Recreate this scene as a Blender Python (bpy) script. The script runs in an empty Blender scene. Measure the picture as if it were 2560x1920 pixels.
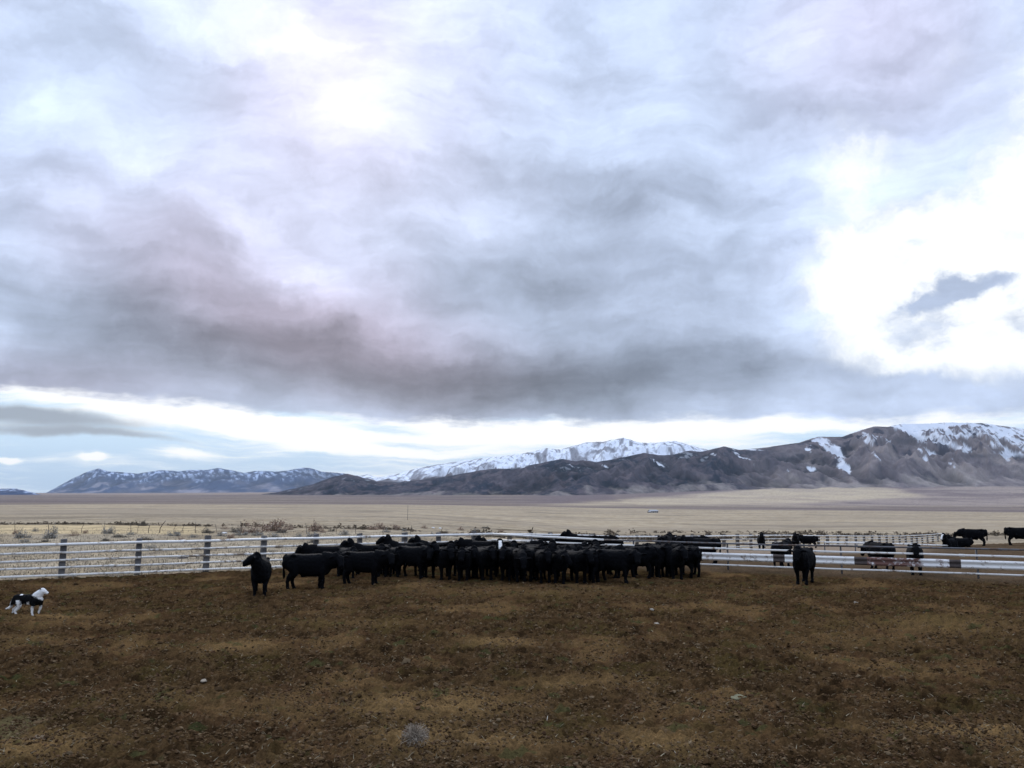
import bpy, bmesh, math, random
import numpy as np
from mathutils import Vector, Matrix

# ------------------------------------------------------------------ camera
F = 2000.0          # focal length in pixels of the 2560 px wide photograph
PITCH = math.atan(280.0 / F)
CP, SP = math.cos(PITCH), math.sin(PITCH)
H = 3.0             # eye height: taken from horseback
scene = bpy.context.scene
COL = scene.collection
cam_data = bpy.data.cameras.new('camera')
cam = bpy.data.objects.new('camera', cam_data)
COL.objects.link(cam)
cam_data.sensor_width = 36.0
cam_data.lens = 36.0 * F / 2560.0
cam_data.clip_start = 0.1
cam_data.clip_end = 60000.0
cam.location = (0, 0, H)
cam.rotation_euler = (math.pi / 2 + PITCH, 0, 0)
scene.camera = cam

def ray(px, py):
    a = (px - 1280.0) / F
    b = (960.0 - py) / F
    return (a, CP - b * SP, SP + b * CP)

def at(px, py, Y):
    d = ray(px, py)
    t = Y / d[1]
    return Vector((d[0] * t, Y, H + d[2] * t))

# ------------------------------------------------------------------ node helper
class G:
    def __init__(self, tree):
        self.t = tree
        self.nodes = tree.nodes
        self.links = tree.links
    def set(self, sock, v):
        if isinstance(v, bpy.types.NodeSocket):
            self.links.new(v, sock)
        elif v is not None:
            if hasattr(sock.default_value, '__len__') and not hasattr(v, '__len__'):
                sock.default_value = (v,) * len(sock.default_value)
            elif hasattr(sock.default_value, '__len__') and len(sock.default_value) == 4 and len(v) == 3:
                sock.default_value = (*v, 1.0)
            else:
                sock.default_value = v
    def n(self, kind, ins=None, **props):
        nd = self.nodes.new(kind)
        for k, v in props.items():
            setattr(nd, k, v)
        for k, v in (ins or {}).items():
            self.set(nd.inputs[k], v)
        return nd
    def m(self, op, a, b=None, c=None, clamp=False):
        nd = self.nodes.new('ShaderNodeMath')
        nd.operation = op
        nd.use_clamp = clamp
        for i, v in enumerate((a, b, c)):
            if v is not None:
                self.set(nd.inputs[i], v)
        return nd.outputs[0]
    def vm(self, op, a, b=None, c=None):
        nd = self.nodes.new('ShaderNodeVectorMath')
        nd.operation = op
        for i, v in enumerate((a, b, c)):
            if v is not None:
                self.set(nd.inputs[i], v)
        return nd.outputs['Value'] if op in ('DOT_PRODUCT', 'LENGTH') else nd.outputs[0]
    def scale(self, a, f):
        nd = self.nodes.new('ShaderNodeVectorMath')
        nd.operation = 'SCALE'
        self.set(nd.inputs[0], a)
        self.set(nd.inputs['Scale'], f)
        return nd.outputs[0]
    def mix(self, f, a, b, blend='MIX'):
        nd = self.nodes.new('ShaderNodeMix')
        nd.data_type = 'RGBA'
        nd.blend_type = blend
        self.set(nd.inputs[0], f)
        self.set(nd.inputs[6], a)
        self.set(nd.inputs[7], b)
        return nd.outputs[2]
    def ss(self, v, lo, hi, to0=0.0, to1=1.0, smooth=True):
        nd = self.nodes.new('ShaderNodeMapRange')
        nd.interpolation_type = 'SMOOTHSTEP' if smooth else 'LINEAR'
        self.set(nd.inputs[0], v)
        self.set(nd.inputs[1], lo); self.set(nd.inputs[2], hi)
        self.set(nd.inputs[3], to0); self.set(nd.inputs[4], to1)
        return nd.outputs[0]
    def noise(self, vec, scale, detail=4.0, rough=0.5, dist=0.0, color=False, lac=2.0):
        nd = self.n('ShaderNodeTexNoise', {'Vector': vec, 'Scale': scale, 'Detail': detail, 'Roughness': rough,
                                           'Distortion': dist, 'Lacunarity': lac})
        return nd.outputs['Color'] if color else nd.outputs[0]
    def mapping(self, vec, loc=(0, 0, 0), rot=(0, 0, 0), scale=(1, 1, 1), kind='POINT'):
        nd = self.n('ShaderNodeMapping', {'Vector': vec, 'Location': loc, 'Rotation': rot, 'Scale': scale}, vector_type=kind)
        return nd.outputs[0]

# ------------------------------------------------------------------ world: overcast sky
def sky_dir(px, py):
    d = Vector(ray(px, py)).normalized()
    return math.atan2(d.x, d.y), math.asin(d.z)

SUN_AZ, SUN_EL = sky_dir(830, 200)
world = bpy.data.worlds.new('World')
scene.world = world
world.use_nodes = True
wt = world.node_tree
wt.nodes.clear()
g = G(wt)
D = g.n('ShaderNodeTexCoord').outputs['Generated']

def gauss_sum(S, items, start=0.0):
    acc = start
    for (px, py, sx, sy, rot, amp) in items:
        az, el = sky_dir(px, py)
        cr, sr = math.cos(math.radians(rot)), math.sin(math.radians(rot))
        kx, ky = F / sx, F / sy
        qx = g.m('ADD', g.vm('DOT_PRODUCT', S, (cr * kx, -sr * kx, 0)), -(az * cr - el * sr) * kx)
        qy = g.m('ADD', g.vm('DOT_PRODUCT', S, (sr * ky, cr * ky, 0)), -(az * sr + el * cr) * ky)
        dd = g.m('MULTIPLY_ADD', qy, qy, g.m('MULTIPLY', qx, qx))
        e = g.m('POWER', 0.3679, dd)
        acc = g.m('MULTIPLY_ADD', e, amp, acc)
    return acc

def azel(vec):
    s = g.n('ShaderNodeSeparateXYZ', {'Vector': vec})
    az = g.m('ARCTAN2', s.outputs[0], s.outputs[1])
    el = g.m('ARCSINE', s.outputs[2])
    return az, el, g.n('ShaderNodeCombineXYZ', {'X': az, 'Y': el, 'Z': 0.0}).outputs[0]

# domain warps: a soft one for the deck, a finer one for cloud edges
w1 = g.vm('SUBTRACT', g.noise(D, 3.2, 6.0, 0.52, color=True), (0.5, 0.5, 0.5))
w2 = g.vm('SUBTRACT', g.noise(D, 9.0, 9.0, 0.62, color=True), (0.5, 0.5, 0.5))
elraw = g.m('ARCSINE', g.n('ShaderNodeSeparateXYZ', {'Vector': D}).outputs[2])
wf = g.ss(elraw, 0.04, 0.30, 0.22, 1.0)          # clouds flatten towards the horizon
D1 = g.vm('ADD', D, g.scale(w1, g.m('MULTIPLY', wf, 0.17)))
D2 = g.vm('ADD', D1, g.scale(w2, g.m('MULTIPLY', wf, 0.11)))
az1, el1, S1 = azel(D1)
az2, el2, S2 = azel(D2)
az0, el0, S0 = azel(D)

# streaked texture running down to the right, flatter towards the horizon
ST = g.mapping(D1, (0, 0, 0), (0, math.radians(34), 0), (1.1, 1.0, 3.6))
st = g.noise(ST, 3.4, 7.0, 0.50)
ST2 = g.mapping(g.vm('ADD', D1, g.scale(w2, 0.035)), (2, 0, 4), (0, math.radians(33), 0), (1.0, 1.0, 4.6))
st2 = g.noise(ST2, 7.0, 9.0, 0.60)
bil = g.noise(D2, 6.5, 8.0, 0.55)
big = g.noise(D1, 2.1, 3.0, 0.5)

# brightness of the deck in display values
L = gauss_sum(S2, [
    (740, 120, 80, 70, 30, 0.07), (850, 230, 100, 130, 25, 0.06), (960, 350, 110, 90, 30, 0.05), (860, 300, 300, 260, 30, 0.03), (460, 60, 120, 60, 0, 0.09), (580, 140, 60, 40, 0, 0.05), (150, 300, 200, 140, 30, 0.05), (1150, 60, 260, 160, 0, 0.06),
    (2380, 230, 200, 200, 20, 0.06), (2130, 560, 130, 260, -6, 0.07), (2300, 990, 330, 60, 4, 0.07), (200, 320, 260, 160, 20, 0.03),
    (650, 760, 620, 170, 16, -0.07), (1350, 830, 620, 190, 0, -0.07), (150, 830, 300, 130, 10, -0.05), (1500, 640, 420, 130, 0, -0.04), (1450, 330, 420, 200, 0, 0.03), (900, 915, 560, 90, 4, -0.20), (60, 925, 330, 70, 3, -0.17), (420, 850, 420, 80, 20, -0.08),
    (1300, 945, 420, 90, 0, -0.13), (1700, 950, 520, 95, -3, -0.19), (2150, 985, 330, 80, 8, -0.05), (2500, 1010, 260, 50, 0, -0.03),
    (1560, 490, 330, 55, 6, -0.10), (1590, 580, 50, 60, 0, -0.10), (1690, 610, 110, 50, 0, 0.06),
    (600, 700, 460, 60, 33, -0.08), (260, 610, 260, 50, 35, -0.06), (560, 540, 480, 40, 33, 0.06), (780, 700, 280, 36, 38, 0.06), (1010, 790, 190, 45, 33, 0.08),
    (60, 640, 100, 60, 0, 0.08), (1000, 560, 330, 110, 25, -0.05), (1290, 650, 260, 140, 0, -0.05), (1750, 780, 260, 110, 0, -0.02),
    (2230, 90, 260, 130, 0, -0.02), (2330, 360, 150, 110, 30, -0.03), (560, 190, 130, 80, 0, -0.06), (900, 60, 150, 60, 0, -0.05), (1900, 200, 200, 100, 0, -0.03),
], 0.884)
L = g.m('MULTIPLY_ADD', g.m('SUBTRACT', st, 0.5), 0.40, L)
L = g.m('MULTIPLY_ADD', g.m('SUBTRACT', st2, 0.5), 0.26, L)
L = g.m('MULTIPLY_ADD', g.m('SUBTRACT', bil, 0.5), 0.15, L)
pl1 = g.ss(g.noise(g.mapping(g.vm('ADD', D1, g.scale(w2, 0.07)), (3, 1, 2), (0, math.radians(36), 0), (1.0, 1.0, 2.4)), 4.2, 5.0, 0.5), 0.44, 0.58)
pl2 = g.ss(g.noise(g.vm('ADD', D2, g.scale(w2, 0.06)), 8.0, 6.0, 0.55), 0.42, 0.60)
L = g.m('MULTIPLY_ADD', g.m('SUBTRACT', pl1, 0.5), 0.048, L)
L = g.m('MULTIPLY_ADD', g.m('SUBTRACT', pl2, 0.5), 0.038, L)
puf = g.noise(g.vm('ADD', D2, g.scale(w2, 0.10)), 15.0, 8.0, 0.6)
L = g.m('MULTIPLY_ADD', g.m('SUBTRACT', puf, 0.5), 0.115, L)
L = g.m('MULTIPLY_ADD', g.m('SUBTRACT', big, 0.5), 0.10, L)
# lilac and blue casts
pink = gauss_sum(S1, [(900, 860, 480, 120, 10, 0.75), (900, 250, 420, 330, 0, 0.5), (100, 960, 400, 80, 0, 0.5), (2150, 60, 300, 200, 0, 0.45), (550, 680, 500, 160, 25, 0.5), (1300, 880, 400, 100, 0, 0.15)], -0.05)
pink = g.m('ADD', pink, g.m('MULTIPLY', g.m('SUBTRACT', big, 0.5), 0.9), clamp=True)
tint = g.mix(pink, (0.912, 0.982, 1.115), (0.985, 0.952, 1.075))
deck = g.vm('MULTIPLY', g.n('ShaderNodeCombineXYZ', {'X': L, 'Y': L, 'Z': L}).outputs[0], tint)
# bright gaps on the right
gap = gauss_sum(S2, [
    (2340, 830, 160, 85, 8, 1.0), (2165, 600, 70, 200, -6, 0.75), (2310, 640, 150, 110, 0, 0.9), (2500, 560, 120, 190, 20, 0.9), (2560, 250, 60, 190, 10, 0.8),
    (2620, 820, 220, 120, 5, 1.1), (2130, 400, 60, 90, 20, 0.32), (2330, 130, 60, 60, 20, 0.25), (2330, 1000, 330, 40, 4, -0.7), (2120, 760, 70, 40, 0, 0.45), (2385, 772, 85, 50, -8, -1.6), (2400, 715, 40, 44, 20, -1.0), (2480, 740, 60, 24, 0, -0.9), (2300, 790, 50, 22, -6, -0.9),
    (3100, 700, 500, 350, 0, 0.8),
], 0.0)
gate = g.ss(g.m('ABSOLUTE', gap), 0.02, 0.45)
gn = g.m('ADD', g.m('MULTIPLY', g.m('SUBTRACT', g.noise(D2, 14.0, 9.0, 0.65), 0.5), 1.6),
         g.m('MULTIPLY', g.m('SUBTRACT', g.noise(g.vm('ADD', D, g.scale(w2, 0.12)), 5.5, 6.0, 0.6), 0.52), 1.5))
gap = g.m('MULTIPLY_ADD', gn, gate, g.m('SUBTRACT', gap, 0.05))
gapm = g.ss(gap, -0.05, 1.0)
wisp = g.noise(g.vm('ADD', g.mapping(D1, (5, 2, 1), (0, math.radians(-20), 0), (1.0, 1.0, 1.7)), g.scale(w2, 0.10)), 7.0, 8.0, 0.6)
gapm = g.m('MULTIPLY', gapm, g.ss(wisp, 0.50, 0.70, 1.0, 0.25))
deck = g.mix(gapm, deck, (1.06, 1.07, 1.075))
# clear strip under the deck, down to the horizon
edge = g.ss(az0, -0.57, -0.02, sky_dir(0, 968)[1], sky_dir(1280, 1050)[1], False)
edge = g.m('ADD', edge, g.ss(az0, -0.02, 0.62, 0.0, -0.012, False))
DL = g.vm('ADD', g.vm('ADD', D, g.scale(w1, 0.03)), g.scale(w2, 0.022))
azl, ell, SL = azel(DL)
under = g.m('SUBTRACT', edge, ell)
hm = g.ss(g.m('ADD', under, g.m('MULTIPLY', g.m('SUBTRACT', g.noise(g.mapping(D, scale=(1, 1, 4)), 14.0, 7.0, 0.6), 0.5), 0.035)), -0.006, 0.008)
band_n = g.noise(g.mapping(DL, scale=(1.0, 1.0, 12.0)), 5.0, 8.0, 0.6)
blue = g.mix(g.ss(el0, 0.0, 0.075), (0.70, 0.81, 0.925), (0.80, 0.91, 1.01))
bandw = g.ss(g.m('ADD', band_n, gauss_sum(SL, [(250, 985, 520, 34, 9, 0.6), (1050, 1045, 330, 18, 6, 0.35), (1700, 1072, 520, 24, 0, 0.6), (1450, 1090, 330, 30, 0, 0.25), (650, 1075, 330, 40, 8, 0.10), (470, 1135, 60, 10, 0, 0.3), (240, 1153, 24, 6, 0, 0.5), (18, 1153, 22, 6, 0, 0.5), (950, 1120, 160, 10, 4, 0.2)])), 0.40, 0.74)
low = g.mix(bandw, blue, (1.05, 1.055, 1.06))
greyc = g.ss(g.m('ADD', gauss_sum(SL, [(60, 1042, 260, 24, 6, 0.9), (60, 1085, 220, 13, 3, 0.5), (330, 1100, 220, 8, 3, 0.3), (1250, 1075, 160, 10, 2, 0.2)]), g.m('MULTIPLY', g.m('SUBTRACT', band_n, 0.5), 0.8)), 0.2, 0.85)
low = g.mix(greyc, low, (0.62, 0.665, 0.725))
skyc = g.mix(hm, deck, low)
lin = g.n('ShaderNodeGamma', {'Color': skyc, 'Gamma': 2.2}).outputs[0]
nish = g.n('ShaderNodeTexSky', sky_type='NISHITA')
nish.sun_disc = False
nish.sun_elevation = SUN_EL
nish.sun_rotation = SUN_AZ
nish.air_density = 1.0
nish.dust_density = 1.0
# an overcast sky is brightest overhead
zen = g.ss(el0, 0.62, 1.15, 1.0, 2.3)
lin = g.scale(lin, zen)
nishc = g.scale(nish.outputs[0], 0.08)
final = g.mix(0.95, nishc, lin)
bg = g.n('ShaderNodeBackground', {'Color': final, 'Strength': 1.0})
wo = g.n('ShaderNodeOutputWorld', {'Surface': bg.outputs[0]})
world.cycles.sampling_method = 'MANUAL'
world.cycles.sample_map_resolution = 512

# ------------------------------------------------------------------ sun behind thin cloud
sun_data = bpy.data.lights.new('sun', 'SUN')
sun_data.energy = 1.3
sun_data.angle = math.radians(18)
sun_data.color = (1.0, 0.95, 0.9)
sun = bpy.data.objects.new('sun', sun_data)
COL.objects.link(sun)
sdir = Vector((math.sin(SUN_AZ) * math.cos(SUN_EL), math.cos(SUN_AZ) * math.cos(SUN_EL), math.sin(SUN_EL)))
sun.rotation_euler = sdir.to_track_quat('Z', 'Y').to_euler()

scene.view_settings.view_transform = 'Standard'
scene.view_settings.look = 'None'
scene.view_settings.exposure = 0.0
scene.view_settings.gamma = 1.0
scene.view_settings.use_curve_mapping = False
scene.cycles.max_bounces = 6
scene.cycles.volume_bounces = 0
# ------------------------------------------------------------------ numpy noise and mesh helpers
_rng = np.random.RandomState(7)
_PERM = np.tile(_rng.permutation(4096), 3)
_ANG = _rng.rand(4096) * 2 * np.pi
_GX, _GY = np.cos(_ANG), np.sin(_ANG)

def pn(x, y, seed=0):
    x = np.asarray(x, float) + seed * 17.31
    y = np.asarray(y, float) + seed * 9.77
    xi = np.floor(x).astype(np.int64); yi = np.floor(y).astype(np.int64)
    fx = x - xi; fy = y - yi
    u = fx * fx * fx * (fx * (fx * 6 - 15) + 10); v = fy * fy * fy * (fy * (fy * 6 - 15) + 10)
    def gr(ix, iy, dx, dy):
        h = _PERM[(_PERM[ix & 4095] + iy) & 4095]
        return _GX[h] * dx + _GY[h] * dy
    a = gr(xi, yi, fx, fy); b = gr(xi + 1, yi, fx - 1, fy)
    c = gr(xi, yi + 1, fx, fy - 1); d = gr(xi + 1, yi + 1, fx - 1, fy - 1)
    return 1.5 * ((a * (1 - u) + b * u) * (1 - v) + (c * (1 - u) + d * u) * v)

def fbm(x, y, octv=4, seed=0, gain=0.5, lac=2.03):
    s = np.zeros(np.broadcast(x, y).shape); amp = 1.0; tot = 0
    for i in range(octv):
        s += amp * pn(x, y, seed + i * 3)
        tot += amp; amp *= gain; x = x * lac; y = y * lac
    return s / tot

def ridged(x, y, octv=4, seed=0, gain=0.5):
    s = np.zeros(np.broadcast(x, y).shape); amp = 1.0; tot = 0; w = 1.0
    for i in range(octv):
        r = (1 - np.abs(pn(x, y, seed + i * 5)))**2
        s += amp * r * w
        w = np.clip(r * 1.3, 0, 1)
        tot += amp; amp *= gain; x = x * 2.07; y = y * 2.07
    return s / tot

def sstep(a, b, x):
    t = np.clip((x - a) / (b - a), 0, 1)
    return t * t * (3 - 2 * t)

def mesh_np(name, verts, faces, mats=(), smooth=True, attrs=None, link=True):
    """verts (n,3), faces list of int arrays (m,k)"""
    me = bpy.data.meshes.new(name)
    verts = np.ascontiguousarray(verts, dtype=np.float32)
    if not isinstance(faces, (list, tuple)):
        faces = [faces]
    faces = [np.asarray(f, dtype=np.int32) for f in faces if len(f)]
    nl = sum(f.size for f in faces); nf = sum(len(f) for f in faces)
    me.vertices.add(len(verts)); me.vertices.foreach_set('co', verts.ravel())
    me.loops.add(nl); me.polygons.add(nf)
    me.loops.foreach_set('vertex_index', np.concatenate([f.ravel() for f in faces]))
    tot = np.concatenate([np.full(len(f), f.shape[1], np.int32) for f in faces])
    st_ = np.concatenate([[0], np.cumsum(tot)[:-1]]).astype(np.int32)
    me.polygons.foreach_set('loop_start', st_)
    me.polygons.foreach_set('loop_total', tot)
    me.polygons.foreach_set('use_smooth', np.full(nf, smooth))
    me.update(calc_edges=True)
    for k, arr in (attrs or {}).items():
        arr = np.asarray(arr, np.float32)
        if arr.ndim == 1:
            at_ = me.attributes.new(k, 'FLOAT', 'POINT'); at_.data.foreach_set('value', arr)
        else:
            at_ = me.attributes.new(k, 'FLOAT_COLOR', 'POINT')
            at_.data.foreach_set('color', np.c_[arr, np.ones(len(arr))].astype(np.float32).ravel())
    for m in mats:
        me.materials.append(m)
    if not link:
        return me
    ob = bpy.data.objects.new(name, me)
    COL.objects.link(ob)
    return ob

def grid_faces(nr, nc):
    i = np.arange(nr * nc).reshape(nr, nc)
    return np.stack([i[:-1, :-1], i[:-1, 1:], i[1:, 1:], i[1:, :-1]], -1).reshape(-1, 4)

def tag(o, label=None, cat=None, group=None, kind=None):
    if label: o['label'] = label
    if cat: o['category'] = cat
    if group: o['group'] = group
    if kind: o['kind'] = kind
    return o

def empty(name, loc, rz=0.0):
    o = bpy.data.objects.new(name, None)
    o.empty_display_size = 0.2
    COL.objects.link(o)
    o.location = loc; o.rotation_euler = (0, 0, rz)
    return o

def new_mat(name):
    m = bpy.data.materials.new(name)
    m.use_nodes = True
    t = m.node_tree
    t.nodes.clear()
    gg = G(t)
    out = gg.n('ShaderNodeOutputMaterial')
    b = gg.n('ShaderNodeBsdfPrincipled')
    gg.links.new(b.outputs[0], out.inputs['Surface'])
    return m, gg, b

def simple_mat(name, col, rough=0.8, spec=0.2, var=0.25, scale=6.0, bump=0.0, metal=0.0):
    m, gg, b = new_mat(name)
    co = gg.n('ShaderNodeTexCoord').outputs['Object']
    nz = gg.noise(co, scale, 6.0, 0.6)
    c = gg.mix(nz, tuple(x * (1 - var) for x in col), tuple(min(1, x * (1 + var)) for x in col))
    gg.set(b.inputs['Base Color'], c)
    b.inputs['Roughness'].default_value = rough
    b.inputs['Specular IOR Level'].default_value = spec
    b.inputs['Metallic'].default_value = metal
    if bump:
        bp = gg.n('ShaderNodeBump', {'Height': nz, 'Strength': 0.5, 'Distance': bump})
        gg.set(b.inputs['Normal'], bp.outputs[0])
    return m

# ------------------------------------------------------------------ terrain heights
_COLS = np.array([-1200, 300, 1000, 1500, 2000, 2560, 3700], float)
def _zy(Y, ys):
    return [at(1280, y, Y).z for y in ys]
_ROWS = [
    (2.0, [0] * 7), (36.0, [0] * 7),
    (42.0, [0, 0, 0, -.15, -.15, -.2, -.2]),
    (47.0, [0, 0, -.05, -.5, -.45, -.35, -.35]),
    (60.0, [0, 0, -.1, -1.1, -1.1, -.6, -.6]),
    (66.0, [0, 0, -.2, -1.35, -1.35, -.7, -.7]),
    (72.0, [0, 0, -.3, -1.6, -1.6, -1.2, -1.2]),
    (80.0, [0, 0, -.5, -2.0, -2.0, -2.0, -2.0]),
    (110.0, [-.3, -.3, -1.2, -3.5, -3.5, -3.5, -3.5]),
    (150.0, _zy(150, [1293, 1293, 1305, 1338, 1338, 1338, 1338])),
    (300.0, _zy(300, [1279, 1279, 1286, 1314, 1314, 1314, 1314])),
    (500.0, _zy(500, [1271, 1271, 1276, 1298, 1299, 1301, 1301])),
    (1000.0, _zy(1000, [1262, 1262, 1266, 1281, 1284, 1289, 1289])),
    (2000.0, _zy(2000, [1255, 1255, 1258, 1266, 1270, 1275, 1275])),
    (3000.0, _zy(3000, [1249, 1249, 1252, 1257, 1259, 1262, 1262])),
    (4500.0, _zy(4500, [1244, 1244, 1245, 1244, 1239, 1237, 1237])),
    (6000.0, _zy(6000, [1240, 1240, 1238, 1232, 1219, 1214, 1214])),
    (9000.0, _zy(9000, [1237, 1237, 1232, 1226, 1210, 1205, 1205])),
    (13000.0, _zy(13000, [1235, 1235, 1230, 1225, 1210, 1205, 1205])),
    (22000.0, _zy(22000, [1232, 1232, 1229, 1224, 1210, 1205, 1205])),
]
_LY = np.linspace(math.log(2.0), math.log(22000.0), 700)
_tab = np.array([[r[1][c] for r in _ROWS] for c in range(7)])
_lr = np.log([r[0] for r in _ROWS])
_PXG = np.linspace(-1200, 3700, 246)
_TZ = np.array([np.interp(_LY, _lr, _tab[c]) for c in range(7)])
# smooth along distance, then interpolate over bearings
_k = np.hanning(25); _k /= _k.sum()
_TZ = np.array([np.convolve(np.pad(r, 12, mode='edge'), _k, 'valid') for r in _TZ])
_TZ = np.array([np.interp(_PXG, _COLS, _TZ[:, j]) for j in range(700)]).T     # (bearing, distance)
_k2 = np.hanning(17); _k2 /= _k2.sum()
_TZ = np.array([np.convolve(np.pad(_TZ[:, j], 8, mode='edge'), _k2, 'valid') for j in range(700)]).T

def tz(X, Y):
    X = np.asarray(X, float); Y = np.maximum(np.asarray(Y, float), 2.01)
    pu = np.clip((1280 + F * X / (Y * CP) - _PXG[0]) / (_PXG[1] - _PXG[0]), 0, 244.999)
    lv = np.clip((np.log(Y) - _LY[0]) / (_LY[1] - _LY[0]), 0, 698.999)
    i = pu.astype(int); j = lv.astype(int); a = pu - i; b = lv - j
    return (_TZ[i, j] * (1 - a) + _TZ[i + 1, j] * a) * (1 - b) + (_TZ[i, j + 1] * (1 - a) + _TZ[i + 1, j + 1] * a) * b

def gpos(px, Y):
    """ground point seen in column px at distance Y"""
    z = 0.0
    for _ in range(3):
        X = (px - 1280) / F * (Y * CP + (z - H) * SP)
        z = float(tz(X, Y))
    return Vector((X, Y, z))

def gfoot(px, py):
    """ground point under a picture position (nearest hit)"""
    d = ray(px, py)
    t = np.geomspace(4.0, 20000.0, 6000)
    hit = H + d[2] * t / d[1] - tz(d[0] / d[1] * t, t)
    k = int(np.argmax(hit < 0))
    return gpos(px, float(t[k]))

# ------------------------------------------------------------------ fence lines (posts and rails follow these)
LEFT_A = gpos(0, 29.0)
CORNER = gpos(1230, 37.9)
FAR_B, FAR_C, FAR_D = gpos(1880, 70.0), gpos(2005, 78.0), gpos(2292, 110.0)
_dirl = (CORNER - LEFT_A) / (CORNER.x - LEFT_A.x)
LEFT_0 = LEFT_A - _dirl * 14.0
PX_ = np.array([LEFT_0.x, LEFT_A.x, CORNER.x, FAR_B.x, FAR_C.x, FAR_D.x, FAR_D.x + 60])
PY_ = np.array([LEFT_0.y, LEFT_A.y, CORNER.y, FAR_B.y, FAR_C.y, FAR_D.y, FAR_D.y + 70])
_dirr = (gpos(2447, 29.7) - CORNER).normalized()
RIGHT_END = CORNER + _dirr * 46.0

def pen_sd(X, Y):
    """signed distance-like value: positive inside the pens (towards the viewer from the back fences)"""
    yl = np.interp(X, PX_, PY_)
    s = (yl - Y) * 0.82
    px = 1280 + F * X / (np.maximum(Y, 2) * CP)
    s2 = 67.0 - Y + 2.0 * np.sin(X * 0.3)
    w = sstep(2320, 2400, px) * sstep(34, 44, X)
    return s * (1 - w) + np.minimum(s, s2) * w
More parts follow.
